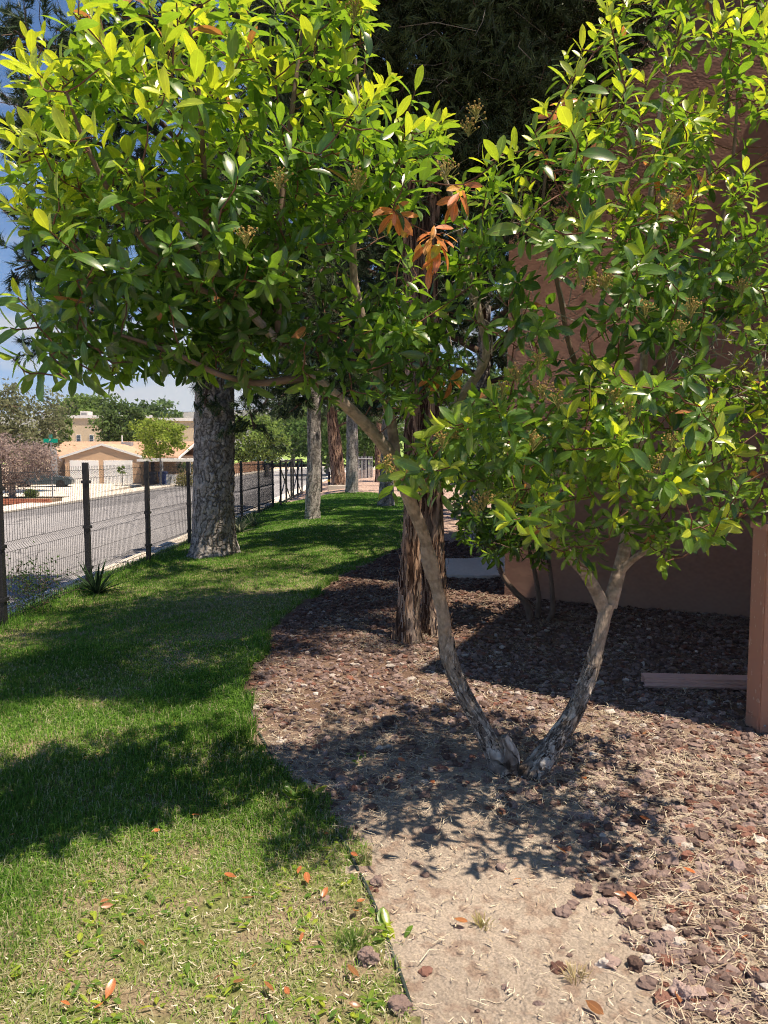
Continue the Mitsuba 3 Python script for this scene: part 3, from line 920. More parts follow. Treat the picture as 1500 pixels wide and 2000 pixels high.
def broadleaf(name, label, base, h, crown_c, crown_r, n, size, cols, seed, trunk_r=0.15, clumps=60, group=None, bark='mat_pine_bark', fork=4, thin=0.28):
    rng = np.random.default_rng(seed)
    t = thing(name, label, 'tree', group)
    b, cc, cr = np.array(base, float), np.array(crown_c, float), np.array(crown_r, float)
    d = unit(rng.normal(size=(clumps, 3)))
    rr = rng.uniform(0.25, 1, (clumps, 1)) ** 0.45
    cl = cc + d * rr * cr * (0.85 + 0.3 * meshkit.noise(d * 2 + seed, 1)[:, None])
    nodes = [b + (cc - b) * q for q in np.linspace(0.35, 1, 12)]
    k = rng.integers(0, clumps, n)
    rad = thin * cr.mean() * rng.uniform(0.5, 1.3, clumps)[k, None]
    pos = cl[k] + rng.normal(size=(n, 3)) * rad * [1, 1, 0.75] * 0.6
    pos[:, 2] = np.maximum(pos[:, 2], b[2] + 0.15)
    tone = rng.uniform(0.75, 1.25, clumps)[k]
    v, f, c = leafcards(pos, rng, size, cols)
    c = c * np.repeat(tone, 4)[:, None]
    mesh, uv = trunk([b - [0, 0, .1], b + (cc - b) * 0.2, b + (cc - b) * 0.45, cc], [trunk_r * 1.2, trunk_r, trunk_r * .8, trunk_r * .35], 14, 8)
    tk = put('trunk', mesh, bark, t, smooth=True, uv=uv)
    put('limbs', twig_net(nodes, cl, rng, trunk_r * 0.16, trunk_r * 0.08, 4, 0.3, 0.07), 'mat_twig', tk, kind='stuff')
    put('crown', (v, f), 'mat_foliage', t, color=c)
    return t


# ---------------------------------------------------------------- conifers near the lawn
t1 = P(424, 1083, 11.75)
pine('big grey barked pine with a stout flaking trunk beside the wire fence', t1, 0.315, 13, 3.7, 3.9, 46, 11, tufts=30, nd=(26, .15, .0058), hi=(150, 72), flare=(0.32, 0.25),
     extra=[(P(-10, 70, 9.2), 6.0, 22), (P(10, 40, 9.6), 6.6, 18), (P(-15, 480, 9.6), 5.2, 26), (P(20, 320, 9.3), 5.4, 20), (P(-20, 250, 9.8), 5.6, 18), (P(45, 520, 9.9), 4.9, 16), (P(385, 790, 11.0), 3.9, 10), (P(500, 830, 11.2), 3.9, 14), (P(470, 780, 11.4), 4.1, 14), (P(560, 640, 10.8), 4.4, 22), (P(640, 520, 10.5), 5.0, 24), (P(300, 560, 10.2), 4.9, 22), (P(520, 560, 10.4), 4.7, 22), (P(250, 420, 10), 5.4, 22), (P(700, 620, 11.4), 4.6, 20), (P(600, 700, 11.6), 4.2, 16)])
t2 = P(612, 1014, 17.6)
pine('slim grey pine trunk standing alone in the mown grass', t2, 0.165, 12, 2.9, 3.0, 34, 12, tufts=22, nd=(22, .17, .008), hi=(110, 36), flare=(0.12, 0.4), extra=[(P(545, 770, 16.8), 3.3, 12), (P(520, 730, 17), 3.6, 12), (P(560, 800, 17), 3.0, 8)])
t3 = P(686, 963, 29)
pine('grey pine trunk standing at the far edge of the grass', t3, 0.23, 13, 3.4, 3.4, 30, 13, tufts=20, nd=(20, .2, .012), hi=(70, 24), flare=(0.1, 0.4), col=(.06, .1, .03))
t4 = P(660, 952, 34.5)
pine('dark reddish leaning trunk behind the far grey pine', t4, 0.32, 11, 2.7, 3.6, 28, 14, tufts=19, nd=(20, .22, .014), hi=(60, 24), bark='mat_juniper_bark', disp=bark_strings, lean=(-0.06, 0), flare=(0.1, 0.5), col=(.075, .12, .04), name='juniper_tree')
t5 = P(742, 943, 39.5)
pine('dark trunk at the end of the gravel seen past the leaning limb', t5, 0.25, 11, 3.2, 3.6, 24, 15, tufts=14, nd=(16, .22, .012), hi=(40, 18), bark='mat_juniper_bark', disp=bark_strings, flare=(0.2, 0.4), col=(.06, .10, .03), name='juniper_tree')
pine('dark trunked pine beside the corner of the brown building', (1.62, 12.2), 0.13, 10, 2.7, 2.9, 46, 16, tufts=28, nd=(22, .14, .006), hi=(60, 24), col=(.045, .085, .03))
pine('tall pine rising behind the roof of the brown building', (4.2, 16.0), 0.25, 13, 4.5, 4.6, 40, 17, tufts=22, nd=(20, .16, .008), hi=(40, 20), col=(.03, .055, .02))
pine('pine standing behind the juniper trunks', (0.1, 21.5), 0.2, 12, 2.9, 3.8, 42, 18, tufts=28, nd=(20, .19, .011), hi=(50, 22), col=(.04, .075, .028))

# twin trunked juniper
rng = np.random.default_rng(5)
jn = thing('juniper_tree', 'twin trunked juniper with stringy peeling bark and a dark crown', 'tree')
ja = [P(795, 1262, 6.0), P(797, 1215, 6.02), P(801, 1130, 6.05), P(805, 1000, 6.1), P(806, 850, 6.15), P(806, 650, 6.2), P(800, 420, 6.2), P(780, 150, 6.1), P(760, -100, 6.0)]
jb = [P(850, 1250, 6.3), P(849, 1180, 6.3), P(846, 1080, 6.3), P(842, 950, 6.3), P(838, 800, 6.3), P(834, 650, 6.3), P(838, 420, 6.3), P(870, 150, 6.2), P(900, -100, 6.1)]
for pts, rad in ((ja, [.115, .095, .083, .07, .065, .062, .06, .055, .05]), (jb, [.125, .105, .098, .095, .09, .085, .08, .07, .06])):
    mesh, uv = trunk(pts, rad, 240, 96, bark_strings, (0.3, 0.13))
    tk = put('trunk', mesh, 'mat_juniper_bark', jn, smooth=True, uv=uv)
    vs, fs, o = [], [], 0
    q = spline(np.column_stack([pts, rad]), 100)
    for k in range(230):   # loose strips of bark
        i = int(60 * rng.random() ** 1.4)
        ang = rng.uniform(math.pi, 2 * math.pi)
        out = np.array([math.cos(ang), math.sin(ang), 0])
        L = rng.uniform(.06, .22)
        s = q[i, :3] + out * (q[i, 3] * 1.06 + (0.03 * math.exp(-i / 4)))
        w_ = np.array([-out[1], out[0], 0]) * rng.uniform(.003, .007)
        lift = out * rng.uniform(.005, .03)
        p = [s, s + [0, 0, L * .5] + lift * .2 + rng.normal(size=3) * .004, s + [0, 0, L] + lift]
        vv = np.vstack([[x - w_, x + w_] for x in p])
        vs.append(vv), fs.append(np.array([[0, 1, 3], [0, 3, 2], [2, 3, 5], [2, 5, 4]]) + o)
        o += 6
    put('bark_strips', (np.vstack(vs), np.vstack(fs)), 'mat_juniper_bark', tk, uv=np.vstack(vs)[:, [0, 2]] * [1, .3], kind='stuff')
# crown of the juniper: limbs and scale-leaved sprays
jc = []
for (px, py, Y, rx, rz, n) in ((650, 60, 5.9, .9, .7, 900), (780, 60, 6.2, .9, .8, 1300), (900, 80, 6.0, .9, .8, 1700), (1010, 60, 6.1, .8, .8, 1500), (1130, 20, 6.3, .8, .6, 1000), (860, 260, 6.4, .75, .55, 900), (960, 260, 6.5, .7, .5, 900),
                               (720, 300, 6.4, .8, .6, 700), (560, 250, 6.6, .9, .8, 500), (800, -200, 5.8, 1.5, .8, 1500), (1000, -220, 5.6, 1.3, .8, 1400), (600, -200, 5.7, 1.2, .8, 900), (850, -500, 5.5, 1.6, .9, 1500), (1120, 180, 7.0, .5, .6, 700), (1080, 140, 6.7, .45, .35, 500), (1040, 300, 6.9, .35, .4, 450), (1160, 60, 6.6, .5, .4, 500), (1060, 420, 7.1, .25, .3, 200), (750, 450, 6.6, .7, .45, 350), (880, 430, 6.7, .6, .4, 350),
                               (700, -420, 4.9, 1.2, .6, 700), (950, -700, 4.6, 1.1, .6, 700), (760, -900, 4.4, 1.1, .6, 600)):
    c = P(px, py, Y)
    d = unit(rng.normal(size=(n, 3))) * rng.uniform(0, 1, (n, 1)) ** .45
    k = 1 + n // 60
    sub_ = c + unit(rng.normal(size=(k, 3))) * rng.uniform(0, 1, (k, 1)) ** .45 * [rx, rx, rz]
    jc.append(np.vstack([(c + d * [rx, rx, rz])[:n // 3], sub_[rng.integers(0, k, n - n // 3)] + rng.normal(size=(n - n // 3, 3)) * [.12, .12, .07]]))
for c, r, n in (((.6, 5.2, 5.6), 1.0, 800), ((-.3, 5.6, 5.3), .9, 600), ((1.5, 5.2, 6.5), .9, 700), ((1.7, 4.6, 5.8), .8, 700), ((1.2, 6.6, 6.6), 1.1, 800), ((-.6, 7.0, 5.6), 1.0, 700), ((.1, 8.0, 6.3), 1.0, 700), ((1.3, 8.3, 6.9), 1.0, 700),
                ((.5, 3.7, 6.3), .8, 600), ((-.4, 3.4, 6.4), .7, 900), ((.3, 3.1, 6.9), .7, 800), ((1.2, 3.2, 7.3), .7, 800), ((-.9, 4.0, 5.6), .8, 800), ((.9, 3.4, 6.0), .6, 600), ((.2, 3.8, 6.2), .6, 600), ((-.1, 4.2, 5.7), .75, 500), ((1.1, 3.9, 6.7), .8, 500), ((-.9, 5.0, 4.9), .7, 350)):
    k = 16
    sub_ = np.array(c) + unit(rng.normal(size=(k, 3))) * rng.uniform(.2, 1, (k, 1)) ** .5 * [r, r, r * .55]
    jc.append(sub_[rng.integers(0, k, int(n * .8))] + rng.normal(size=(int(n * .8), 3)) * [.13, .13, .08])
jc = np.vstack(jc)
jt = jc[rng.permutation(len(jc))[:1500]]
nodes = np.vstack([spline(np.array(ja), 40)[18:], spline(np.array(jb), 40)[18:]] + [spline(np.array([P(820, 100, 6.1), P(px, (py + 100) / 2 - 60, 6), P(px, py, Y)]), 20) for px, py, Y in ((600, 120, 5.8), (1050, 60, 6.2), (950, 250, 6.4), (680, 320, 6.4), (800, -300, 5.6), (1000, -300, 5.6), (850, -560, 5.4), (950, -700, 4.6), (760, -880, 4.4), (700, -420, 4.9))])
put('branches', twig_net(nodes, jt, rng, .004, .002, 3, .2, .08), 'mat_twig', jn, kind='stuff')
v, f, c = needles(jc, rng.normal(size=jc.shape) + [0, 0, -.4], rng, 15, .085, .0055, (.055, .085, .036), .8, .5)
put('crown', (v, f), 'mat_needle', jn, color=c)
dead = jc[rng.permutation(len(jc))[:900]]   # bare grey hanging twigs
vs, fs, o = [], [], 0
for s in dead:
    e = s + rng.normal(size=3) * [.25, .25, .12] + [0, -.15, -.18]
    v, f = tube_raw([s, (s + e) / 2 + rng.normal(size=3) * .05, e], [.003, .0025, .0015], 3, False)
    vs.append(v), fs.append(f + o)
    o += len(v)
mat('mat_dead_twig', (.28, .25, .22), 0.9)
put('dead_twigs', (np.vstack(vs), np.vstack(fs)), 'mat_dead_twig', jn, kind='stuff')

# ---------------------------------------------------------------- photinia: leaves
ST = np.array([0, .13, .3, .5, .7, .88, 1.0])
WD = np.array([.02, .30, .78, 1, .95, .6, 0.0])


def leaf_mesh(base, ax, nr, L, Wd, curl, age):
    """Folded, curved leaves; vertices (k, 17, 3), uv (k, 17, 2) and the faces of one."""
    k = len(base)
    sd = np.cross(ax, nr)
    t = ST[None, :, None]
    c = base[:, None] + ax[:, None] * L[:, None, None] * (t - 0.18 * np.abs(curl)[:, None, None] * t ** 2) - nr[:, None] * (curl * L)[:, None, None] * t ** 2
    w = (WD[None, 1:6] * (Wd / 2)[:, None])[..., None]
    up = nr[:, None] * w * 0.28
    l, r = c[:, 1:6] + sd[:, None] * w + up, c[:, 1:6] - sd[:, None] * w + up
    v = np.concatenate([c, l, r], 1)
    uv = np.zeros((k, 17, 2))
    uv[..., 0] = age[:, None]
    uv[:, 7:, 1] = 1
    return v, uv


def _leaf_faces():
    f = []
    for s in (7, 12):
        q = [[0, s, 1]]
        for i in range(4):
            q += [[i + 1, s + i, s + i + 1], [i + 1, s + i + 1, i + 2]]
        q += [[5, s + 4, 6]]
        f += q if s == 7 else [x[::-1] for x in q]
    return np.array(f)


LF = _leaf_faces()


def rosettes(tips, dirs, youth, rng, nleaf=(8, 13), size=(.07, .115), twig=.11):
    """Leaves along the last stretch of each shoot: young ones upright at its tip, old ones spread and hanging below."""
    B, AX, NR, L, W, C, AG = [], [], [], [], [], [], []
    for p, d, y in zip(tips, dirs, youth):
        n = rng.integers(*nleaf)
        a, b = frames(d[None], rng)
        a, b = a[0], b[0]
        orange = y > 1.2
        for k in range(n):
            q = k / max(n - 1, 1)            # 0 = tip, 1 = oldest
            ph = k * 2.4 + rng.uniform(-.3, .3)
            rad = math.cos(ph) * a + math.sin(ph) * b
            tilt = math.radians(22 + 75 * q + rng.uniform(-14, 14) + (35 if orange else 0))
            x = d * math.cos(tilt) + rad * math.sin(tilt) + np.array([0, 0, -.45 * q * q - (.6 if orange else 0)])
            x = x / np.linalg.norm(x)
            m = d * math.sin(tilt) - rad * math.cos(tilt) + rng.normal(size=3) * .25 + np.array([0, 0, .25])
            m = m - x * (m @ x)
            m /= np.linalg.norm(m)
            l = (.85 if orange else rng.uniform(.72, 1.12)) * rng.uniform(*size) * (0.72 + 0.5 * math.sin(min(1, q + .25) * 2.2))
            B.append(p - d * twig * q * rng.uniform(.8, 1.1))
            AX.append(x), NR.append(m), L.append(l), W.append(l * rng.uniform(.27, .40))
            C.append(rng.uniform(-.02, .38) + .2 * q * rng.random())
            if orange:
                AG.append(rng.uniform(1.32, 1.72) if rng.random() < .85 else .8)
            else:
                AG.append(float(np.clip(y * (1.08 - .68 * q) + rng.uniform(-.18, .18), 0, 1)) if rng.random() > .006 else 1.9)
    return leaf_mesh(np.array(B), np.array(AX), np.array(NR), np.array(L), np.array(W), np.array(C), np.array(AG))


def in_poly(poly, n, rng):
    pg = Polygon(poly)
    x0, y0, x1, y1 = pg.bounds
    out = []
    while len(out) < n:
        q = rng.uniform([x0, y0], [x1, y1], (n * 3, 2))
        out.extend(q[inside(pg, q[:, 0], q[:, 1])])
    return np.array(out[:n])


rng = np.random.default_rng(77)
shoots = []          # (position, youth, outward direction)


def fill(poly, n, yc, yr, centre, youth, up=0.8):
    """Shoots inside a block of crown: yc(px, py) middle depth, yr half thickness."""
    q = in_poly(poly, n, rng)
    for px, py in q:
        Y = yc(px, py) + yr * rng.uniform(-1, 1) * abs(rng.uniform(-1, 1)) ** .3
        p = P(px, py, Y)
        out = unit(p - centre)
        d = unit(out * .8 + [0, 0, up] + rng.normal(size=3) * .35)
        shoots.append((p, float(np.clip(youth(px, py, Y) + rng.uniform(-.2, .2), 0.1, 1)), d))


cl = P(420, 480, 2.7)
left_top = [(40, 110), (60, 40), (150, -40), (720, -60), (715, 90), (800, 150), (880, 215), (870, 260), (800, 260), (700, 230), (560, 260), (420, 300), (300, 330), (180, 420), (50, 460), (5, 410), (5, 260), (15, 180)]
left_mid = [(60, 330), (200, 330), (420, 270), (720, 230), (880, 250), (850, 330), (800, 420), (720, 470), (640, 520), (560, 560), (400, 600), (200, 560), (80, 520), (40, 440)]
left_low = [(90, 530), (260, 520), (560, 540), (640, 560), (690, 640), (600, 690), (500, 650), (480, 740), (400, 750), (330, 730), (210, 750), (130, 720), (70, 660)]
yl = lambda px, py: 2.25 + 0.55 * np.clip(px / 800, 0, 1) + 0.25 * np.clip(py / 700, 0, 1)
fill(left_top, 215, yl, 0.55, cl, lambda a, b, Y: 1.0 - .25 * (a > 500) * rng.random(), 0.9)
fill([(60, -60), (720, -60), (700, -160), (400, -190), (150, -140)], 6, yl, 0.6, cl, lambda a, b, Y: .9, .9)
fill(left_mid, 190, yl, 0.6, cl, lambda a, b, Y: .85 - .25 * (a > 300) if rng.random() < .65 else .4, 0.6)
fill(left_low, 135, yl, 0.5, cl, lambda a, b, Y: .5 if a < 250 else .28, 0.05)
fill([(640, 480), (780, 440), (860, 620), (850, 800), (700, 790), (690, 640)], 30, lambda a, b: 3.0, .3, P(740, 650, 3.1), lambda a, b, Y: .5, .3)
for q in ((35, 580, .8), (60, 610, .6), (25, 700, .6), (60, 730, .6), (95, 690, .5), (130, 740, .4), (20, 640, .5)):
    p = P(q[0], q[1], 2.15)
    shoots.append((p, q[2], unit(p - P(260, 640, 2.4) + [0, 0, .05])))
cr_ = P(1250, 560, 3.3)
yrr = lambda px, py: 2.95 + 0.25 * np.sin(px * .01)
right_top = [(1030, 250), (1090, 160), (1120, 60), (1200, -40), (1520, -60), (1520, 190), (1450, 230), (1470, 330), (1500, 430), (1430, 430), (1300, 470), (1180, 480), (1100, 480), (1000, 460), (930, 400), (880, 330), (960, 300)]
right_mid = [(1060, 470), (1200, 460), (1500, 440), (1520, 700), (1420, 660), (1330, 640), (1250, 620), (1200, 560), (1090, 540)]
right_low = [(960, 760), (1060, 690), (1180, 700), (1300, 720), (1420, 690), (1520, 760), (1520, 1010), (1440, 1030), (1370, 1060), (1260, 1020), (1160, 1030), (1090, 1060), (1000, 1040), (900, 930), (780, 930), (770, 890), (830, 850), (900, 790)]
fill(right_top, 185, yrr, .75, cr_, lambda a, b, Y: .85 if b < 260 else .5 + .4 * rng.random(), .7)
fill([(1160, -60), (1520, -60), (1520, -260), (1300, -300)], 35, yrr, .5, cr_, lambda a, b, Y: .9, .8)
fill([(1540, 500), (1760, 500), (1800, 900), (1560, 960)], 70, lambda a, b: 2.45, .35, cr_, lambda a, b, Y: .5, .4)
fill([(1520, -60), (1760, 0), (1800, 700), (1700, 950), (1520, 980)], 30, yrr, .5, cr_, lambda a, b, Y: .5, .5)
fill(right_mid, 100, yrr, .65, cr_, lambda a, b, Y: .35 + .35 * rng.random(), .3)
fill(right_low, 265, lambda a, b: 2.95 + .2 * np.sin(a * .013), .72, P(1180, 850, 3.3), lambda a, b, Y: .42 + .5 * rng.random(), .25)
fill([(960, 600), (1120, 560), (1160, 640), (1060, 640), (960, 680)], 8, yrr, .3, cr_, lambda a, b, Y: .4, .2)
fill([(1160, 620), (1350, 640), (1400, 720), (1200, 720)], 14, yrr, .4, cr_, lambda a, b, Y: .4, .2)
fill([(830, 640), (880, 620), (880, 720), (800, 760)], 6, lambda a, b: 3.1, .2, cr_, lambda a, b, Y: .45, .2)
for px, py, Y in ((768, 410, 2.45), (848, 440, 2.5), (905, 360, 2.6), (866, 455, 2.55), (1095, 205, 2.6), (1105, 190, 3.1), (1120, 200, 3.15), (1280, 345, 3.0), (1310, 400, 3.1), (890, 745, 3.0), (1375, 350, 3.0), (1065, 300, 3.2), (1130, 215, 3.0)):
    p = P(px, py, Y)
    shoots.append((p, 1.5, unit(rng.normal(size=3) * .5 + [0, -.4, .25])))
fill([(850, 400), (960, 430), (1010, 520), (1000, 640), (900, 620), (860, 540)], 22, yrr, .35, cr_, lambda a, b, Y: .45, .3)
fill([(745, 560), (880, 560), (880, 800), (760, 800)], 22, lambda a, b: 3.0, .25, cl, lambda a, b, Y: .45, .2)
fill([(780, 800), (880, 740), (900, 900), (790, 1000), (755, 930)], 14, lambda a, b: 2.95, .2, cr_, lambda a, b, Y: .6, .3)
fill([(1075, 1030), (1180, 1030), (1175, 1120), (1100, 1110)], 9, lambda a, b: 3.15, .2, cr_, lambda a, b, Y: .5, .1)
fill([(1200, 1040), (1340, 1040), (1300, 1100), (1220, 1110)], 9, lambda a, b: 3.2, .25, cr_, lambda a, b, Y: .5, .1)
fill([(480, 640), (740, 640), (760, 790), (640, 780), (480, 760)], 24, lambda a, b: 2.7, .2, cl, lambda a, b, Y: .35, .1)
tips = np.array([s[0] for s in shoots])
youth = np.array([s[1] for s in shoots])
dirs = np.array([s[2] for s in shoots])
lx = tips[:, 0] < 0.42 + .1 * (3.2 - tips[:, 1])
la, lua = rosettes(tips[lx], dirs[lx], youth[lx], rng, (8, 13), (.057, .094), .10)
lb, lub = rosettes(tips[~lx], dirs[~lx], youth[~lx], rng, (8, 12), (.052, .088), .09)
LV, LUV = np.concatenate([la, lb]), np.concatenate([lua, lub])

ph = thing('photinia_tree', 'two stemmed photinia with glossy green and orange leaves over the gravel', 'tree')
limb = {}


def limb_(pts, rad, n=60, sides=20, name='branch', parent=ph, dsp=None, flare=None):
    mesh, uv = trunk(pts, rad, n, sides, dsp, flare)
    put(name, mesh, 'mat_upper_limb' if max(rad) < .019 else 'mat_photinia_bark', parent, smooth=True, uv=uv)
    return spline(np.array(pts), 30)


def knobs(c):
    low = np.clip(1.15 - c[..., 2] / .9, .25, 1)
    r = np.abs(meshkit.fbm(c * [22, 22, 8], 3, 6) - .5) * 2
    return low * (0.034 * (meshkit.fbm(c * [12, 12, 6], 4, 2) - 0.5) + .006 * np.minimum(r / .2, 1)) + 0.014 * np.clip(meshkit.noise(c * [10, 10, 5], 9) - .7, 0, 1) * 4


ZB = float(zg(*P(1000, 1525, 3.4)[:2]))
ls = [P(1000, 1545, 3.42), P(984, 1510, 3.42), P(962, 1462, 3.44), P(930, 1400, 3.46), P(896, 1335, 3.48), P(872, 1262, 3.5), P(866, 1205, 3.47), P(848, 1130, 3.43), P(829, 1050, 3.38), P(803, 985, 3.3), P(772, 905, 3.2), P(735, 852, 3.08), P(690, 805, 2.96), P(640, 760, 2.86), P(592, 718, 2.78), P(550, 675, 2.7), P(480, 600, 2.62), P(400, 500, 2.5), P(330, 400, 2.4)]
LRAD = [.070, .054, .040, .033, .032, .034, .030, .0275, .0275, .028, .027, .025, .023, .021, .019, .016, .013, .009, .005]
N_ = [limb_(ls, LRAD, 300, 40, 'trunk', dsp=knobs)]
rs = [P(1004, 1550, 3.36), P(1020, 1532, 3.37), P(1046, 1500, 3.4), P(1082, 1450, 3.43), P(1116, 1400, 3.46), P(1145, 1335, 3.5), P(1167, 1265, 3.52), P(1178, 1215, 3.53), P(1186, 1180, 3.54)]
RRAD = [.054, .060, .051, .041, .036, .033, .031, .031, .036]
N_.append(limb_(rs, RRAD, 170, 40, 'trunk', dsp=knobs))
for pts, rad in (
    ([P(1180, 1190, 3.54), P(1150, 1130, 3.5), P(1108, 1080, 3.42), P(1062, 1015, 3.33), P(1030, 945, 3.25), P(990, 860, 3.2)], [.033, .028, .023, .017, .012, .007]),
    ([P(1190, 1185, 3.55), P(1205, 1130, 3.56), P(1222, 1060, 3.58), P(1240, 950, 3.55), P(1250, 850, 3.5), P(1258, 700, 3.45), P(1262, 500, 3.4), P(1275, 330, 3.35), P(1300, 150, 3.3)], [.038, .034, .03, .025, .021, .018, .015, .011, .007]),
    ([P(1207, 1122, 3.56), P(1240, 1090, 3.5), P(1290, 1060, 3.4), P(1345, 1035, 3.3), P(1420, 1000, 3.2)], [.02, .016, .012, .009, .005]),
    ([P(797, 985, 3.3), P(835, 900, 3.35), P(890, 790, 3.35), P(950, 690, 3.3), P(935, 610, 3.25), P(905, 480, 3.2), P(880, 380, 3.1), P(840, 280, 3.0)], [.026, .024, .021, .018, .016, .013, .01, .006]),
    ([P(772, 905, 3.2), P(765, 830, 3.15), P(740, 740, 3.05), P(712, 640, 3.0), P(690, 520, 2.95), P(690, 400, 2.9), P(700, 250, 2.85), P(690, 80, 2.8)], [.026, .023, .02, .017, .015, .012, .009, .005]),
    ([P(610, 737, 2.82), P(560, 742, 2.76), P(500, 748, 2.7), P(440, 735, 2.6), P(340, 690, 2.5), P(220, 650, 2.4)], [.018, .015, .012, .01, .008, .005]),
    ([P(550, 675, 2.7), P(540, 560, 2.65), P(550, 400, 2.6), P(570, 220, 2.6), P(590, 60, 2.6)], [.018, .014, .012, .009, .005]),
    ([P(480, 600, 2.62), P(380, 560, 2.5), P(280, 470, 2.35), P(190, 330, 2.2), P(130, 180, 2.1)], [.015, .012, .009, .007, .004]),
    ([P(400, 500, 2.5), P(400, 350, 2.4), P(390, 200, 2.35), P(370, 50, 2.3)], [.012, .009, .007, .004]),
    ([P(1245, 900, 3.5), P(1180, 790, 3.4), P(1120, 700, 3.3), P(1090, 560, 3.2), P(1060, 400, 3.15), P(1080, 280, 3.1)], [.018, .014, .012, .01, .007, .004]),
    ([P(1255, 760, 3.47), P(1330, 640, 3.4), P(1390, 500, 3.3), P(1430, 330, 3.25), P(1440, 120, 3.2)], [.018, .014, .011, .008, .004]),
    ([P(1245, 920, 3.52), P(1320, 850, 3.45), P(1400, 780, 3.35), P(1500, 720, 3.3), P(1620, 560, 3.3)], [.016, .012, .009, .007, .004]),
):
    N_.append(limb_(pts, rad, 50, 12))
stub = [P(988, 1530, 3.36), P(1000, 1490, 3.38), P(996, 1462, 3.37), P(984, 1438, 3.36)]
limb_(stub, [.04, .028, .02, .009], 40, 20, 'stub', dsp=knobs)


def flakes(pts, rad, n, z1, rg):
    """Curling plates of old bark standing a few millimetres off a stem."""
    q = spline(np.column_stack([pts, rad]), 200)
    t_ = unit(np.gradient(q[:, :3], axis=0))
    m_ = int(np.argmax(q[:, 2] > z1)) or 199
    vs, fs, us, o = [], [], [], 0
    for k in range(n):
        i0 = int(rg.uniform(0, 1) ** 1.2 * m_)
        a = unit(np.cross(t_[i0], [0, 1, 0.1]))
        b = np.cross(t_[i0], a)
        ang0, wd, ln = rg.uniform(0, 2 * np.pi), rg.uniform(.25, .75), rg.uniform(.02, .075)
        nu, nv = 5, 5
        for iu in range(nu):
            for iv in range(nv):
                u_, v_ = iu / (nu - 1) * 2 - 1, iv / (nv - 1) * 2 - 1
                edge = max(abs(u_), abs(v_))
                u2, v2 = u_ * (1 + .35 * rg.normal() * (edge > .9)) * math.sqrt(1 - .4 * v_ * v_), v_ * (1 + .25 * rg.normal() * (edge > .9))
                an, al = ang0 + wd * u2, ln * v2
                ii = int(np.clip(i0 + al / max(np.linalg.norm(q[1, :3] - q[0, :3]), 1e-4), 0, 199))
                R_ = q[ii, 3] * 1.03 + .004 + .006 * max(0, edge - .5) * rg.uniform(.3, 1.4)
                vs.append(q[ii, :3] + R_ * (math.cos(an) * a + math.sin(an) * b))
                us.append([ang0 * .05 + k * .37 + u2 * .03, k * .91 + al])
        for iu in range(nu - 1):
            for iv in range(nv - 1):
                c_ = o + iu * nv + iv
                fs += [[c_, c_ + nv, c_ + nv + 1], [c_, c_ + nv + 1, c_ + 1]]
        o += nu * nv
    return (np.array(vs), np.array(fs)), np.array(us)


for pts_, rad_, tk_, n_, z_ in ((ls[:9], LRAD[:9], ph + '__trunk', 120, .62), (rs, RRAD, ph + '__trunk_001', 130, .55)):
    mesh, uv = flakes(pts_, rad_, n_, z_, np.random.default_rng(n_))
    put('bark_flakes', mesh, 'mat_photinia_bark', tk_, smooth=40 if False else False, uv=uv, kind='stuff')
nodes = np.vstack(N_)
put('twigs', twig_net(nodes, tips, rng, .0024, .0018, 4, .5, .05), 'mat_young_twig', ph, smooth=True, kind='stuff')


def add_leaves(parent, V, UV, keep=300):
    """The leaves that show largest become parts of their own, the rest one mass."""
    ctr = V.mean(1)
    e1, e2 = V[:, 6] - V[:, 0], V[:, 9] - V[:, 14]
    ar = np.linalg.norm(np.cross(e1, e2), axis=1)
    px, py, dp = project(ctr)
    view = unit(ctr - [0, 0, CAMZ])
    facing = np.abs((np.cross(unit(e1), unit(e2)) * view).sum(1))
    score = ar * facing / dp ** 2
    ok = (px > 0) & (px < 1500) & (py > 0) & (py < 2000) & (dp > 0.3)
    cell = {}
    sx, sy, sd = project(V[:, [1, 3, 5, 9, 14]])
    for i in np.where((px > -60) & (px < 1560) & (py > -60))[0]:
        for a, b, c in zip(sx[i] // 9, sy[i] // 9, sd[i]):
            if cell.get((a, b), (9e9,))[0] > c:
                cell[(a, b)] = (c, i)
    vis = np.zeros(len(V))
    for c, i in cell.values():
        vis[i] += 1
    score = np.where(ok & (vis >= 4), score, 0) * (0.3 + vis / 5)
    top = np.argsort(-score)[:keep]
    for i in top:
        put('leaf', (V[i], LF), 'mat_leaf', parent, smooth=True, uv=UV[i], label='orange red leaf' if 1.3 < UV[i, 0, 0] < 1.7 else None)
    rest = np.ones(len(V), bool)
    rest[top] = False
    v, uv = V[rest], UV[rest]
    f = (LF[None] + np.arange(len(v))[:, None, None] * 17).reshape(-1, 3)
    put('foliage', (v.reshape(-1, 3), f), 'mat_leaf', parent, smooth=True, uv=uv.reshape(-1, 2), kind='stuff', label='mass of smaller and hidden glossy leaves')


add_leaves(ph, LV, LUV)


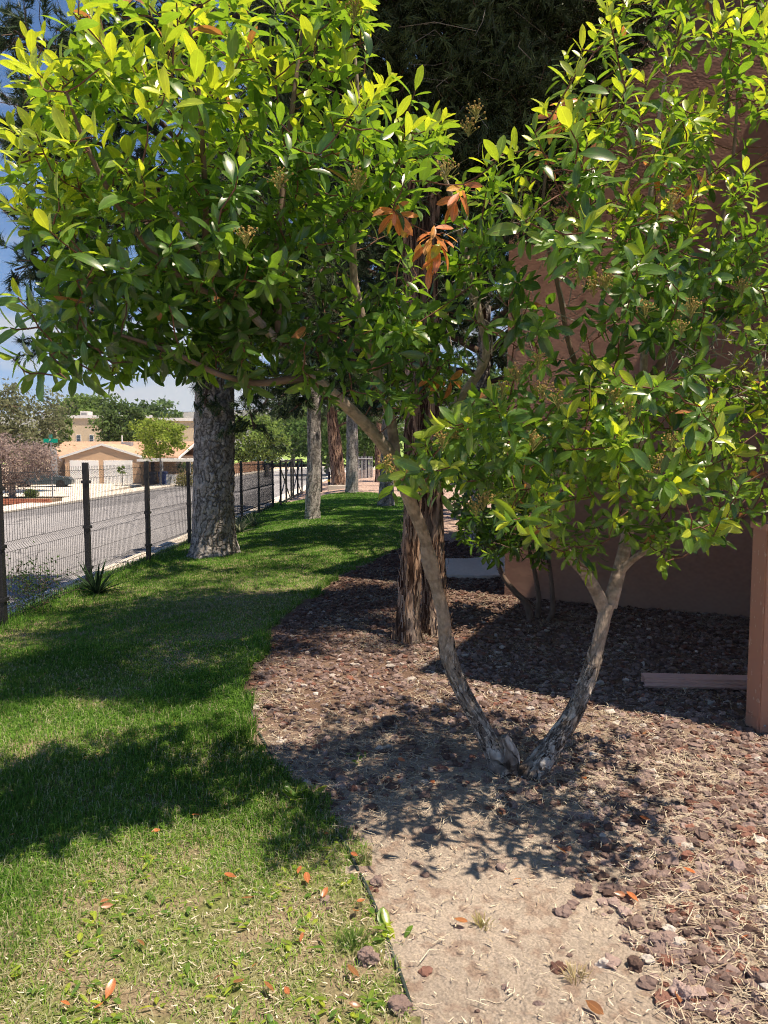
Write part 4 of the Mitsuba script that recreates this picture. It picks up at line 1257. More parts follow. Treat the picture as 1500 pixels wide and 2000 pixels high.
def flowers(parent, spots, rng):
    for p, s in spots:
        vs, fs, cs, o = [], [], [], 0
        st = p - [0, 0, .05]
        for k in range(rng.integers(26, 46)):
            d = unit(rng.normal(size=3) + [0, 0, .9])
            e = p + d * s * rng.uniform(.25, 1.1) * [1, 1, .75]
            v, f = tube_raw([st + (p - st) * rng.uniform(.2, 1), e], [.0012, .0008], 3, False)
            vs.append(v), fs.append(f + o), cs.append(np.tile([.26, .25, .08], (len(v), 1)))
            o += len(v)
            b = trimesh.creation.icosahedron()
            v = b.vertices * rng.uniform(.0022, .004) + e
            vs.append(v), fs.append(b.faces + o), cs.append(np.tile(np.array([.42, .28, .10]) * rng.uniform(.6, 1.3), (len(v), 1)))
            o += len(v)
        put('flower_cluster', (np.vstack(vs), np.vstack(fs)), 'mat_color', parent, color=np.vstack(cs))


fl = [(930, 215, 3.0), (915, 245, 3.0), (755, 905, 3.0), (770, 925, 3.0), (865, 860, 2.9), (890, 850, 2.95), (930, 990, 2.95), (945, 975, 2.95), (1010, 730, 2.9), (1050, 705, 2.9), (1060, 760, 2.9), (1130, 535, 2.9), (1185, 545, 2.9), (1160, 560, 2.95), (1260, 600, 2.9), (1330, 640, 2.9), (1350, 600, 2.95), (1200, 770, 2.9), (1230, 800, 2.85),
      (1290, 900, 2.85), (1310, 860, 2.9), (1390, 800, 2.9), (1450, 560, 2.9), (1310, 390, 2.9), (1090, 780, 2.9), (980, 760, 2.9), (1040, 860, 2.85), (690, 20, 2.5), (700, 350, 2.5), (480, 460, 2.3), (350, 620, 2.3), (490, 590, 2.4), (545, 350, 2.4), (870, 330, 2.8), (1270, 930, 2.85), (1120, 420, 2.9)]
flowers(ph, [(P(q[0], q[1], q[2] - (.38 if q[0] > 720 else .12)), .045) for q in fl if q[0] > 720 or q[1] < 480], rng)
vs, fs, o = [], [], 0
for k in range(150):   # bare grey twigs inside the right crown
    px, py = (rng.uniform(1290, 1500), rng.uniform(660, 800)) if k < 80 else (rng.uniform(860, 1150), rng.uniform(440, 720))
    s0_ = P(px, py, rng.uniform(2.9, 3.4))
    e0_ = s0_ + unit(rng.normal(size=3) + [.3, 0, .2]) * rng.uniform(.08, .25)
    v, f = tube_raw([s0_, (s0_ + e0_) / 2 + rng.normal(size=3) * .02, e0_], [.003, .0022, .001], 3, False)
    vs.append(v), fs.append(f + o)
    o += len(v)
put('dead_twigs', (np.vstack(vs), np.vstack(fs)), 'mat_dead_twig', ph, kind='stuff', label='bare grey twigs without leaves')

# second photinia further back
rng = np.random.default_rng(31)
p2 = thing('photinia_shrub', 'smaller photinia shrub with bent bare stems behind the juniper', 'shrub')
b2 = P(1045, 1205, 6.75)
n2 = []
for pts, rad in (([P(1035, 1207, 6.7), P(1028, 1180, 6.7), P(1005, 1155, 6.7), P(985, 1130, 6.7), P(970, 1095, 6.7), P(945, 1020, 6.7), P(930, 950, 6.7)], [.05, .042, .036, .032, .03, .022, .014]),
                 ([P(1050, 1205, 6.8), P(1052, 1170, 6.8), P(1050, 1150, 6.8), P(1030, 1060, 6.75), P(1000, 960, 6.7)], [.04, .034, .032, .02, .01]),
                 ([P(1068, 1218, 6.7), P(1080, 1190, 6.7), P(1078, 1150, 6.7), P(1065, 1050, 6.7), P(1040, 930, 6.7)], [.042, .034, .03, .02, .012])):
    mesh, uv = trunk(pts, [.72 * q for q in rad], 60, 16)
    put('stem', mesh, 'mat_upper_limb', p2, smooth=True, uv=uv)
    n2.append(spline(np.array(pts), 30)[8:])
q = in_poly([(880, 850), (1000, 820), (1080, 880), (1080, 1040), (1060, 1110), (1010, 1080), (960, 1090), (910, 1080), (885, 1000)], 230, rng)
tp = np.array([P(a, b, 6.6 + rng.uniform(-.55, .55)) for a, b in q])
dd = unit(unit(tp - P(985, 980, 6.7)) + rng.normal(size=tp.shape) * .4 + [0, 0, .2])
put('twigs', twig_net(np.vstack(n2), tp, rng, .004, .003, 3, .4, .05), 'mat_twig', p2, kind='stuff')
v, uv = rosettes(tp, dd, rng.uniform(.2, .7, len(tp)), rng, (9, 13), (.07, .11))
f = (LF[None] + np.arange(len(v))[:, None, None] * 17).reshape(-1, 3)
put('foliage', (v.reshape(-1, 3), f), 'mat_leaf', p2, smooth=True, uv=uv.reshape(-1, 2), kind='stuff')

# ---------------------------------------------------------------- far trees
gz = -1.2
c = lambda px, py, Y: P(px, py, Y)
GG = [(.13, .17, .05), (.22, .26, .09)]
broadleaf('bushy_tree', 'grey green bushy tree at the left edge across the street', (X(20, 50), 50, gz), 6, c(25, 830, 50), (3.1, 2.6, 2.75), 9000, .13, [(.17, .19, .10), (.27, .28, .16)], 41, .2, 110)
broadleaf('mauve_tree', 'mauve brown leaved tree growing from the brick planter', (X(15, 40), 40.4, gz + .2), 4, c(25, 905, 40.6), (2.2, 1.8, 1.55), 9000, .07, [(.34, .26, .23), (.50, .41, .37)], 42, .16, 90)
broadleaf('slender_tree', 'slender bright green tree between the grey green tree and the cream building', (X(128, 90), 90, gz), 5, c(127, 838, 90), (1.0, 1, 2.2), 1800, .2, [(.15, .25, .06), (.24, .36, .10)], 54, .1, 30)
broadleaf('shade_tree', 'tall pale green tree behind the cream building', (X(160, 145), 145, gz), 10, c(165, 805, 145), (5.6, 4, 2.9), 6000, .36, [(.15, .24, .06), (.25, .36, .10)], 43, .25, 80)
broadleaf('shade_tree', 'darker green tree behind the middle of the bungalow roof', (X(222, 92), 92, gz), 8, c(235, 830, 92), (2.9, 2.6, 3.2), 6000, .24, [(.10, .15, .05), (.17, .26, .09)], 44, .25, 90)
broadleaf('shade_tree', 'green tree behind the cream building left of the pine trunk', (X(290, 140), 140, gz), 9, c(290, 822, 140), (6, 4, 4.0), 5000, .4, [(.10, .17, .06), (.18, .27, .1)], 45, .3, 70)
broadleaf('street_tree', 'small yellow green tree in front of the carport', (X(314, 60), 60, gz), 5, c(312, 850, 60), (2.3, 1.8, 1.7), 5500, .12, [(.24, .34, .05), (.38, .46, .10)], 46, .09, 60)
broadleaf('sapling', 'tiny sapling in front of the right garage door', (X(239, 60), 60, gz), 2, c(239, 918, 60), (.45, .4, .4), 350, .07, [(.2, .3, .07), (.28, .38, .1)], 47, .03, 14)
broadleaf('verge_tree', 'light green tree overhanging the far end of the street', (X(490, 125), 125, gz), 8, c(495, 858, 125), (6.0, 5, 3.8), 6500, .33, [(.18, .28, .06), (.3, .4, .11)], 48, .25, 90)
broadleaf('verge_tree', 'pale tree with several stems left of the slim pine trunk', (X(572, 150), 150, -.8), 9, c(575, 838, 150), (6.5, 5, 5), 6500, .4, [(.13, .21, .06), (.24, .33, .1)], 49, .45, 90)
broadleaf('verge_tree', 'dense green tree behind the gate', (X(640, 90), 90, -.9), 8, c(640, 850, 90), (5.0, 4, 3.6), 6000, .28, [(.07, .14, .04), (.17, .27, .08)], 50, .2, 80)
broadleaf('verge_tree', 'green tree between the far trunks beyond the gravel', (X(710, 75), 75, -.6), 8, c(715, 840, 75), (4.2, 4, 3.6), 6000, .22, [(.07, .14, .04), (.18, .28, .08)], 51, .2, 80)
broadleaf('verge_tree', 'green tree right behind the juniper trunks', (X(905, 55), 55, -.2), 8, c(900, 800, 55), (3.6, 3, 3.6), 7000, .16, [(.08, .15, .05), (.17, .26, .09)], 52, .2, 80)
broadleaf('verge_tree', 'broad tree shading the end of the walk by the building', (X(960, 38), 38, 0), 8, c(975, 860, 38), (3.0, 3, 3.2), 7000, .12, [(.06, .12, .04), (.14, .22, .08)], 53, .2, 80)
for k, (px, py, Y, r) in enumerate(((60, 965, 44, .5), (362, 938, 60, .9), (372, 915, 68, 1.3))):
    lab = ('round green bush beside the brick planter', 'yellowing low shrub in front of the picket fence', 'dark green bush under the end of the carport roof')[k]
    t = thing('bush', lab, 'bush')
    rg = np.random.default_rng(60 + k)
    ctr = P(px, py, Y)
    pos = ctr + unit(rg.normal(size=(900, 3))) * rg.uniform(.4, 1, (900, 1)) * [r, r * .8, r * .7]
    pos[:, 2] = np.maximum(pos[:, 2], -1.15)
    v, f, cc = leafcards(pos, rg, .07 * Y / 50, [(.07, .12, .04), (.17, .22, .07)] if k != 1 else [(.25, .24, .08), (.36, .33, .13)])
    put('leaves', (v, f), 'mat_foliage', t, color=cc)
    put('stem', bar([ctr[0], ctr[1], -1.2], ctr, .05, 5), 'mat_twig', t)

# ---------------------------------------------------------------- plants by the fence
rng = np.random.default_rng(8)


def yucca(label, base, n, L, w, col, name='yucca'):
    t = thing(name, label, 'plant', None)
    b = np.array([base[0], base[1], float(zg(base[0], base[1]))])
    for k in range(n):
        phi, el = k * 2.4 + rng.uniform(-.3, .3), math.radians(rng.uniform(12, 75))
        d = np.array([math.cos(phi) * math.cos(el), math.sin(phi) * math.cos(el), math.sin(el)])
        s = np.array([-math.sin(phi), math.cos(phi), 0])
        l = L * rng.uniform(.7, 1.15)
        vs = []
        for q, ww in ((0, .7), (.3, 1), (.65, .7), (1, .02)):
            p = b + d * l * q + [0, 0, -.22 * l * q * q * math.cos(el)]
            vs += [p - s * w * ww, p + [0, 0, -.35 * w * ww], p + s * w * ww]
        f = []
        for i in range(3):
            o = i * 3
            f += [[o, o + 1, o + 4, o + 3], [o + 1, o + 2, o + 5, o + 4]]
        cc = np.tile(np.array(col) * rng.uniform(.7, 1.3), (12, 1))
        put('leaf', (np.array(vs), np.array(f)), 'mat_foliage', t, color=cc)


yu = P(188, 1135, 8.6)
yucca('dark spiky yucca with long leaves by the fence post', (yu[0], yu[1]), 46, .5, .018, (.045, .085, .04))
yu = P(468, 1008, 15.6)
yucca('pale spiky yucca half hidden behind the big pine trunk', (yu[0], yu[1]), 34, .55, .02, (.28, .30, .2))
yu = P(494, 1005, 16.8)
yucca('grey spiky yucca right of the big pine trunk', (yu[0], yu[1]), 26, .4, .018, (.16, .2, .12))
t = thing('fence_shrub', 'sparse green shrub growing through the wire fence at left', 'shrub')
c0 = P(65, 1125, 7.6)
c0[2] = float(zg(c0[0], c0[1])) + .02
pos = c0 + np.array([0, 0, .26]) + rng.normal(size=(900, 3)) * [.17, .17, .14]
v, f, cc = leafcards(pos, rng, .017, [(.05, .10, .035), (.12, .2, .07)])
put('leaves', (v, f), 'mat_foliage', t, color=cc)
put('twigs', twig_net([c0, c0 + [0, 0, .1]], pos[:150], rng, .003, .0015, 3, .3, .05), 'mat_twig', t, kind='stuff')
# low stone footing seen under the wire
rf = thing('retaining_wall', 'low rough concrete retaining wall at the foot of the bank', 'wall')
for k, y in enumerate(np.arange(6, 34, 1.0)):
    m = box(-5.02, -4.86, y + .01, y + .99, -1.3, -0.86 + 0.05 * math.sin(k * 2.1))
    m = m.subdivide().subdivide()
    m.vertices += (meshkit.noise(m.vertices * 6, k)[:, None] - .5) * .04
    put('block', m, 'mat_concrete', rf)

# ---------------------------------------------------------------- grass
rng = np.random.default_rng(2024)


def blobs(x, y, L):
    s = 0
    for px, py, r, a in L:
        g = G(px, py)
        s = s + a * np.exp(-((x - g[0]) ** 2 + ((y - g[1]) * .8) ** 2) / r ** 2)
    return s


def dryness(x, y):
    d = blobs(x, y, [(60, 1920, .45, .7), (420, 1930, .4, .5), (620, 1900, .4, .6), (700, 1850, .35, .7), (250, 1800, .3, .3), (380, 1700, .3, .25), (250, 1330, .5, .5), (440, 1170, .9, .55), (30, 1480, .4, .45), (560, 1260, .25, -.2), (640, 1930, .35, .5), (400, 1250, .5, .35)])
    n = meshkit.fbm(np.stack([x * 2.2, y * 2.2, x * 0], -1), 4, 12)
    return np.clip(d + (n - .5) * 1.1 + .12 * np.clip((4.5 - y) / 2, 0, 1), 0, 1)


def grass_pts(n, y0, y1):
    y = np.exp(rng.uniform(math.log(y0), math.log(y1), n))
    x = rng.uniform(-4.0, 1.15, n)
    jit = meshkit.fbm(np.stack([x * 3.5, y * 3.5, x * 0], -1), 4, 51) - .5
    ok = inside(lawn_poly, x - .45 * jit * (y > 2.6), y) & (np.abs(x) < 0.62 * y + 0.5)
    return x[ok], y[ok]


GV, GF, GC = [], [], []
off = 0
for (n, y0, y1, nseg) in ((430000, 1.5, 6.0, 2), (330000, 6.0, 30.0, 1)):
    x, y = grass_pts(n, y0, y1)
    dry = dryness(x, y)
    edge_d = shapely.distance(lawn_line, shapely.points(x, y))
    clump = meshkit.noise(np.stack([x * 7, y * 7, x * 0], -1), 3)
    keep = rng.random(len(x)) < np.clip(1.0 - .74 * dry * (y < 6) - .25 * (clump < .35), .1, 1)
    x, y, dry, edge_d, clump = x[keep], y[keep], dry[keep], edge_d[keep], clump[keep]
    k = len(x)
    tall = np.exp(-(edge_d / .14) ** 2) * (y > 3.8) * (y < 9)
    h = (.028 + .035 * rng.random(k) + .02 * clump) * (1 - .45 * dry) * (1 + 1.6 * tall) * (1 - .3 * np.clip((y - 3.5) / 2, 0, 1))
    fence_t = np.clip((-3.35 - x) / .3, 0, 1)
    h = h * (1 + 1.8 * fence_t * rng.random(k))
    w = np.maximum(.0016, .00055 * y) * rng.uniform(.7, 1.3, k)
    th = rng.uniform(0, 2 * np.pi, k)
    lean = rng.uniform(.1, .9, k) + .5 * dry
    d = np.stack([np.cos(th), np.sin(th)], -1)
    b = np.stack([x, y, zg(x, y) - .004], -1)
    sd = np.stack([-d[:, 1], d[:, 0], 0 * x], -1) * w[:, None]
    lean3 = np.stack([d[:, 0], d[:, 1], 0 * x], -1) * (lean * h)[:, None]
    zz = np.array([0, 0, 1.0])
    tip = b + lean3 * .95 + zz * (h * np.clip(1.05 - .55 * lean, .15, 1))[:, None]
    isdry = rng.random(k) < np.clip(.06 + .5 * dry - .02 * (y > 6), .02, .8)
    tt = rng.random((k, 1))
    green = np.array([.07, .185, .03]) * (1 - tt) + np.array([.22, .41, .07]) * tt
    green = green * (1 + .55 * dry[:, None] * [1.5, .8, .9])
    green = green * (.62 + .76 * meshkit.fbm(np.stack([x * 1.5, y * 1.5, x * 0], -1), 3, 41))[:, None]
    straw = np.array([.44, .42, .22]) * (1 - tt) + np.array([.68, .67, .45]) * tt
    col = np.where(isdry[:, None], straw, green)
    if nseg == 2:
        mid = b + lean3 * .35 + zz * (h * .6)[:, None]
        v = np.stack([b - sd, b + sd, mid - sd * .8, mid + sd * .8, tip], 1)
        f = np.arange(k)[:, None, None] * 5 + np.array([[0, 1, 3], [0, 3, 2], [2, 3, 4]])
        GC.append(np.repeat(col, 5, 0))
    else:
        v = np.stack([b - sd, b + sd, tip], 1)
        f = np.arange(k)[:, None, None] * 3 + np.array([[0, 1, 2]])
        GC.append(np.repeat(col, 3, 0))
    v = v.reshape(-1, 3)
    GV.append(v), GF.append(f.reshape(-1, 3) + off)
    off += len(v)
print('grass tris', sum(map(len, GF)))
put('grass', (np.vstack(GV), np.vstack(GF)), 'mat_foliage', color=np.vstack(GC), kind='stuff', label='patchy green and straw coloured lawn grass')

# ---------------------------------------------------------------- lava gravel, straw litter
bed_poly = Polygon(EDGE[:-5] + [(3, 20), (9, 16), (9, -6)]).buffer(0).difference(Polygon(outline).buffer(0.02))
icos = [trimesh.creation.icosphere(1) for _ in range(8)]
rock_shapes = []
for k, m in enumerate(icos):
    v = m.vertices * (0.45 + 1.05 * meshkit.fbm(m.vertices * 1.9 + k * 7, 2, k)[:, None])
    v = v * (0.8 + 0.4 * rng.random((len(v), 1)))
    v = v + .12 * rng.normal(size=v.shape)
    rock_shapes.append(v)
ico_f = icos[0].faces
ico0 = trimesh.creation.icosahedron()


def rocks_at(x, y, s, rg, hi=True):
    k = len(x)
    q = rg.normal(size=(k, 4))
    q /= np.linalg.norm(q, axis=1, keepdims=True)
    w, a, b, c = q.T
    R = np.stack([1 - 2 * (b * b + c * c), 2 * (a * b - c * w), 2 * (a * c + b * w), 2 * (a * b + c * w), 1 - 2 * (a * a + c * c), 2 * (b * c - a * w), 2 * (a * c - b * w), 2 * (b * c + a * w), 1 - 2 * (a * a + b * b)], -1).reshape(-1, 3, 3)
    sc = s[:, None] * rg.uniform([.8, .65, .5], [1.25, 1.1, .85], (k, 3))
    if hi:
        base = np.array(rock_shapes)[rg.integers(0, 8, k)]
        F_ = ico_f
    else:
        base = np.tile(ico0.vertices, (k, 1, 1)) * rg.uniform(.5, 1.2, (k, 12, 1))
        F_ = ico0.faces
    v = np.einsum('kij,knj->kni', R, base) * sc[:, None]
    v = v + np.stack([x, y, zg(x, y) + s * rg.uniform(-.05, .45, k)], -1)[:, None]
    n = v.shape[1]
    tt = rg.random((k, 1))
    c1, c2, c3 = np.array([.105, .07, .06]), np.array([.32, .245, .225]), np.array([.25, .125, .095])
    col = np.where(rg.random((k, 1)) < .16, c1 * (1 - tt) + c3 * tt, c1 * (1 - tt) + c2 * tt)
    pale = rg.random((k, 1)) < .035
    col = np.where(pale, np.array([.5, .46, .42]), col) * rg.uniform(.8, 1.2, (k, 1))
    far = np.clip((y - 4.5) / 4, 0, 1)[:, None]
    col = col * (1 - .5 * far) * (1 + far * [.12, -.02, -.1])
    return v.reshape(-1, 3), (F_[None] + np.arange(k)[:, None, None] * n).reshape(-1, 3), np.repeat(col, n, 0)


def bed_density(x, y):
    d = .38 + .75 * np.clip((x - .5) / .7, 0, 1) + .55 * np.clip((y - 3.6) / 1.5, 0, 1)
    d = d - blobs(x, y, [(900, 1850, .42, .75), (820, 1650, .4, .45), (700, 1430, .3, .45), (960, 1980, .4, .5), (1150, 1900, .25, .2)])
    n = meshkit.fbm(np.stack([x * 3, y * 3, x * 0], -1), 3, 21)
    return np.clip(d + (n - .5) * 1.0, .015, 1)


def bed_pts(n, y0, y1):
    y = np.exp(rng.uniform(math.log(y0), math.log(y1), n))
    x = rng.uniform(-1.3, 5.0, n)
    ok = inside(bed_poly, x, y) & (np.abs(x) < .62 * y + .4)
    x, y = x[ok], y[ok]
    ok = rng.random(len(x)) < bed_density(x, y)
    return x[ok], y[ok]


RV, RF, RC, off = [], [], [], 0
for n, y0, y1, hi, s0, s1 in ((48000, 1.5, 4.6, True, .0045, .026), (38000, 4.6, 13.0, False, .012, .032)):
    x, y = bed_pts(n, y0, y1)
    s = s0 + (s1 - s0) * rng.random(len(x)) ** 2.6 * (1 + .5 * (rng.random(len(x)) < .04))
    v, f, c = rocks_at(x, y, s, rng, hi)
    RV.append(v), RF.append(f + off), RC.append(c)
    off += len(v)
print('rock tris', sum(map(len, RF)))


def lava_bump(p, n, uv):
    return fbm(p.x * 160, p.y * 160, p.z * 160, 3) * 0.004


scene['mat_lava'] = {'type': 'twosided', 'nested': {'type': 'bumpmap', 'arbitrary': proc(lava_bump, 1e-3), 'scale': 1.0, 'nested': {'type': 'principled', 'base_color': VC, 'roughness': .95, 'specular': .1}}}
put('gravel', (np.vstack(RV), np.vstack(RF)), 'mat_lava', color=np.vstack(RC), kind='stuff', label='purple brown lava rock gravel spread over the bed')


def straws(x, y, rg, ln, w, cols, lift=.006):
    k = len(x)
    th = rg.uniform(0, np.pi, k) + .35 * np.sin(x * 3 + y * 5)
    l = rg.uniform(*ln, k)
    ww = w * rg.uniform(.6, 1.5, k) * np.maximum(1, y / 3.5)
    d = np.stack([np.cos(th), np.sin(th), rg.normal(size=k) * .10], -1)
    s = np.stack([-np.sin(th), np.cos(th), 0 * th], -1) * ww[:, None]
    c = np.stack([x, y, zg(x, y) + lift * rg.random(k) + .004 + .012 * rg.random(k) ** 2], -1)
    bow = (rg.normal(size=k) * .16 * l)[:, None] * np.stack([-np.sin(th), np.cos(th), .3 + 0 * th], -1)
    a, b = c - d * l[:, None] / 2, c + d * l[:, None] / 2
    m = c + bow
    v = np.stack([a - s, a + s, m - s, m + s, b], 1).reshape(-1, 3)
    f = (np.arange(k)[:, None, None] * 5 + np.array([[0, 1, 3], [0, 3, 2], [2, 3, 4]])).reshape(-1, 3)
    t_ = rg.random((k, 1))
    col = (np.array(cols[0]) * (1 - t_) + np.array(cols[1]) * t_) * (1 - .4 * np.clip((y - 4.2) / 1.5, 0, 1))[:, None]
    return v, f, np.repeat(col, 5, 0)


y = np.exp(rng.uniform(math.log(1.5), math.log(12), 80000))
x = rng.uniform(-1.3, 4.5, len(y))
dn = meshkit.fbm(np.stack([x * 2.6, y * 2.6, x * 0], -1), 3, 33)
ok = inside(bed_poly, x, y) & (np.abs(x) < .62 * y + .3) & (rng.random(len(x)) < np.clip((dn - .33) * 2.4, .06, 1) * (1 - .93 * np.clip(1.3 * blobs(x, y, [(900, 1850, .5, 1), (960, 2000, .45, 1), (820, 1650, .35, .6)]), 0, 1)))
v, f, c = straws(x[ok], y[ok], rng, (.03, .11), .0011, [(.33, .25, .17), (.70, .64, .50)], .02)
print('straw', len(f))
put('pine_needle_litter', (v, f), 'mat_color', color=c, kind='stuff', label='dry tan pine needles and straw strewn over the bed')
# pale chips of dry leaf and clippings along the bed and the bare lawn
y = np.exp(rng.uniform(math.log(1.5), math.log(5), 30000))
x = rng.uniform(-1.6, 2.6, len(y))
lawn_in = inside(lawn_poly, x, y)
ok = (np.abs(x) < .62 * y + .3) & (rng.random(len(x)) < np.where(lawn_in, np.clip(dryness(x, y) - .05, 0, 1) * .32, .16))
v, f, c = straws(x[ok], y[ok], rng, (.010, .034), .0015, [(.40, .32, .22), (.74, .68, .54)], .014)
put('dry_clippings', (v, f), 'mat_color', color=c, kind='stuff', label='pale dry clippings and leaf chips on the ground')

# larger single rocks
for px, py, s in ((718, 1872, .042), (783, 1966, .036), (637, 1755, .02), (646, 1770, .018), (735, 1725, .032), (672, 1530, .034), (690, 1545, .026), (1140, 1750, .033), (1222, 1752, .034), (1100, 1788, .026), (1098, 1682, .025), (980, 1700, .026), (1300, 1850, .045), (1290, 1870, .035),
                  (1330, 1955, .04), (1298, 1960, .034), (1240, 1895, .03), (1090, 1895, .03), (1180, 1890, .026), (1470, 1835, .04), (1490, 1925, .05), (1400, 1820, .03), (1360, 1720, .033), (1430, 1700, .03), (1460, 1640, .036), (1290, 1690, .03), (1300, 1545, .03), (1240, 1498, .03), (1350, 1480, .03), (987, 1928, .014)):
    g = G(px, py)
    v, f, c = rocks_at(g[:1], g[1:2], np.array([s]), rng, True)
    v2 = trimesh.Trimesh(v, f, process=False).subdivide_loop(2)
    vv = np.array(v2.vertices)
    vv += (meshkit.fbm(vv * 70, 3, 3)[:, None] - .5) * s * .9 * unit(vv - vv.mean(0))
    vv += (meshkit.noise(vv * 260, 5)[:, None] - .5) * s * .12
    one = {718: 'mauve lava rock lying left of the lower end of the lawn edging', 783: 'grey purple lava rock at the bottom tip of the lawn edging', 735: 'dark lava rock tucked against the edging beside the shade'}.get(px)
    put('lava_rock', (vv, np.array(v2.faces)), 'mat_lava', color=np.repeat(c[:1], len(vv), 0), label=one or 'loose lava rock larger than the gravel around it', cat='rock', group=None if one else 'larger loose lava rocks')

# ---------------------------------------------------------------- fallen leaves, weeds, edging
lawn_leaf = [(305, 1635), (155, 1345), (205, 1770), (210, 1780), (385, 1605), (430, 1730), (450, 1720), (485, 1765), (425, 1918), (467, 1930), (525, 1940), (560, 1945), (128, 1970), (195, 1978), (275, 1850), (498, 1893), (590, 1840), (215, 1945), (25, 1645), (690, 1680), (568, 1590), (585, 1710), (600, 1725), (640, 1640), (695, 1785), (705, 1770), (690, 1910), (694, 1975), (635, 1750), (120, 1905)]
bed_leaf = [(1258, 1445), (1275, 1655), (1260, 1620), (1210, 1765), (1235, 1770), (900, 1810), (1160, 1985), (1325, 1960), (1455, 1850), (975, 1605), (785, 1500), (775, 1510), (1095, 1680), (1010, 1730), (845, 1545), (690, 1335), (735, 1495), (1140, 1540), (1345, 1720), (880, 1400)]
for lst, where in ((lawn_leaf, 'fallen orange brown leaf lying on the lawn'), (bed_leaf, 'fallen orange leaf lying on the gravel bed')):
    for px, py in lst:
        g = G(px, py)
        z = float(zg(g[0], g[1])) + (.03 if where.endswith('lawn') else .025)
        th = rng.uniform(0, 6.28)
        a_ = unit(np.array([math.cos(th), math.sin(th), rng.normal() * .15]))
        n_ = unit(np.array([rng.normal() * .45, rng.normal() * .45, 1]))
        n_ = unit(n_ - a_ * (n_ @ a_))
        L = rng.uniform(.03, .062)
        v, uv = leaf_mesh(np.array([[g[0], g[1], z]]) - a_ * L / 2, a_[None], n_[None], np.array([L]), np.array([L * .42]), np.array([rng.uniform(-.3, .4)]), np.array([rng.choice([1.5, 1.68, 1.8, 1.9, 2.0])]))
        put('fallen_leaf', (v[0], LF), 'mat_leaf', smooth=True, uv=uv[0], label=where, cat='leaf', group=where.replace('leaf', 'leaves'))


def tuft(label, px, py, n, h, cols, name='grass_tuft', broad=False):
    g = G(px, py)
    b = np.array([g[0], g[1], float(zg(g[0], g[1]))])
    t = thing(name, label, 'plant')
    if broad:
        th = rng.uniform(0, 2 * np.pi, n)
        ax = unit(np.stack([np.cos(th), np.sin(th), rng.uniform(.2, 1.3, n)], -1))
        nr = unit(np.stack([-np.cos(th) * .4, -np.sin(th) * .4, np.ones(n)], -1))
        nr = unit(nr - ax * (nr * ax).sum(1, keepdims=True))
        v, uv = leaf_mesh(b + rng.normal(size=(n, 3)) * [.03, .03, .0], ax, nr, rng.uniform(.5, 1.1, n) * h, rng.uniform(.2, .4, n) * h, rng.uniform(.1, .4, n), rng.uniform(.4, .85, n))
        for i in range(n):
            put('leaf', (v[i], LF), 'mat_leaf', t, smooth=True, uv=uv[i])
        return
    th = rng.uniform(0, 2 * np.pi, n)
    r_ = rng.uniform(0, .035, n)
    o = b + np.stack([np.cos(th) * r_, np.sin(th) * r_, 0 * th], -1)
    ln = rng.uniform(.2, 1.0, n)
    tip = o + np.stack([np.cos(th) * ln * h, np.sin(th) * ln * h, h * rng.uniform(.5, 1.1, n)], -1)
    sd = np.stack([-np.sin(th), np.cos(th), 0 * th], -1) * .0016
    mid = (o + tip) / 2 + [0, 0, .15 * h]
    v = np.stack([o - sd, o + sd, mid - sd, mid + sd, tip], 1).reshape(-1, 3)
    f = (np.arange(n)[:, None, None] * 5 + np.array([[0, 1, 3], [0, 3, 2], [2, 3, 4]])).reshape(-1, 3)
    tt = rng.random((n, 1))
    put('blades', (v, f), 'mat_foliage', t, color=np.repeat(np.array(cols[0]) * (1 - tt) + np.array(cols[1]) * tt, 5, 0), kind='stuff')


tuft('leafy weed sprouting beside the upper end of the edging', 588, 1562, 14, .11, None, 'weed', True)
tuft('small broad leaved weed over the lower edging', 762, 1812, 9, .085, None, 'weed', True)
tuft('tiny green weed in the sunlit needle litter', 703, 1488, 8, .05, None, 'weed', True)
tuft('yellow green grass tuft on the bare soil', 940, 1808, 40, .032, [(.26, .26, .08), (.55, .47, .22)])
tuft('dry straw coloured tuft among near rocks', 1125, 1915, 44, .036, [(.5, .42, .22), (.66, .58, .36)])
tuft('green tuft growing just right of the big near rock', 690, 1840, 100, .05, [(.10, .19, .04), (.22, .32, .08)])
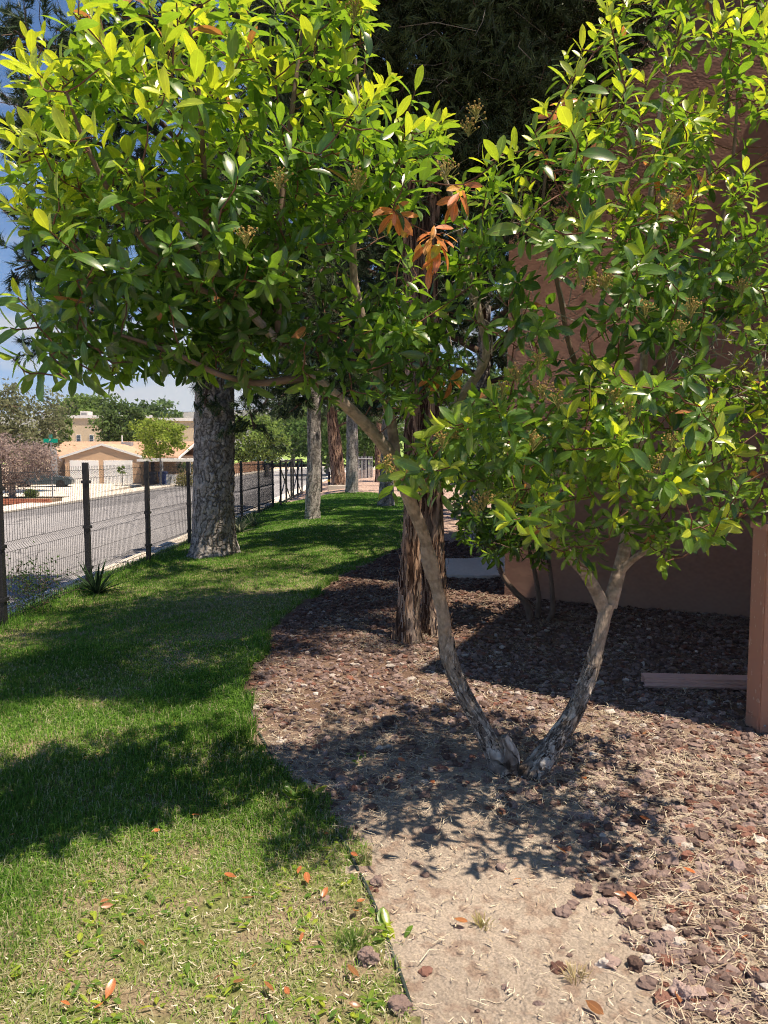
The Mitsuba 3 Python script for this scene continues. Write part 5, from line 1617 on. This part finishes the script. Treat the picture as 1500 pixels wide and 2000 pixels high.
# little broad weeds through the near lawn
n = 420
y = rng.uniform(1.7, 4.2, n)
x = rng.uniform(-1.6, .35, n)
ok = inside(lawn_poly, x, y) & (np.abs(x) < .55 * y)
x, y = x[ok], y[ok]
x, y = np.repeat(x, 3) + rng.normal(size=3 * len(x)) * .012, np.repeat(y, 3) + rng.normal(size=3 * len(y)) * .012
k = len(x)
th = rng.uniform(0, 2 * np.pi, k)
ax = unit(np.stack([np.cos(th), np.sin(th), rng.uniform(.1, .7, k)], -1))
nr = unit(np.stack([-np.cos(th) * .3, -np.sin(th) * .3, np.ones(k)], -1))
nr = unit(nr - ax * (nr * ax).sum(1, keepdims=True))
v, uv = leaf_mesh(np.stack([x, y, zg(x, y) + .012], -1), ax, nr, rng.uniform(.02, .05, k), rng.uniform(.008, .018, k), rng.uniform(.1, .4, k), rng.uniform(.5, .9, k))
put('lawn_weeds', (v.reshape(-1, 3), (LF[None] + np.arange(k)[:, None, None] * 17).reshape(-1, 3)), 'mat_leaf', smooth=True, uv=uv.reshape(-1, 2), kind='stuff', label='small broad leaved weeds scattered through the near lawn')

# buried plastic edging between lawn and bed
ed = thing('lawn_edging', 'dark plastic strip edging between the lawn and the gravel bed', 'edging')
epx = [(490, 1385), (497, 1415), (520, 1460), (548, 1502), (590, 1545), (640, 1602), (670, 1645), (695, 1690), (712, 1725), (730, 1765), (747, 1800), (768, 1860), (785, 1910), (803, 1962)]
eg = spline(np.array([G(*q)[:2] for q in epx]), 90)
for a0, a1 in ((0, 8), (14, 40), (40, 66), (66, 90)):
    e = eg[a0:a1]
    z = zg(e[:, 0], e[:, 1])
    up = .007 + .007 * np.sin(np.arange(len(e)) * .4)
    t2_ = np.gradient(e, axis=0)
    nn = unit(np.stack([-t2_[:, 1], t2_[:, 0]], -1)) * .0045
    v = np.vstack([np.column_stack([e - nn, z - .03]), np.column_stack([e - nn, z + up]), np.column_stack([e + nn, z + up]), np.column_stack([e + nn, z - .03])])
    n = len(e)
    i = np.arange(n - 1)
    f = np.vstack([np.stack([k * n + i, k * n + i + 1, (k + 1) * n + i + 1, (k + 1) * n + i], 1) for k in range(3)])
    put('strip', (v, f), 'mat_edging', ed)
    put('bead', tube_raw(np.column_stack([e, z + up]), .0055, 6), 'mat_edging', ed, smooth=True)
print('tris', sum(len(meshkit.WRITTEN[d['filename']][1]) for d in scene.values() if isinstance(d, dict) and d.get('type') == 'ply'), 'shapes', len(scene))
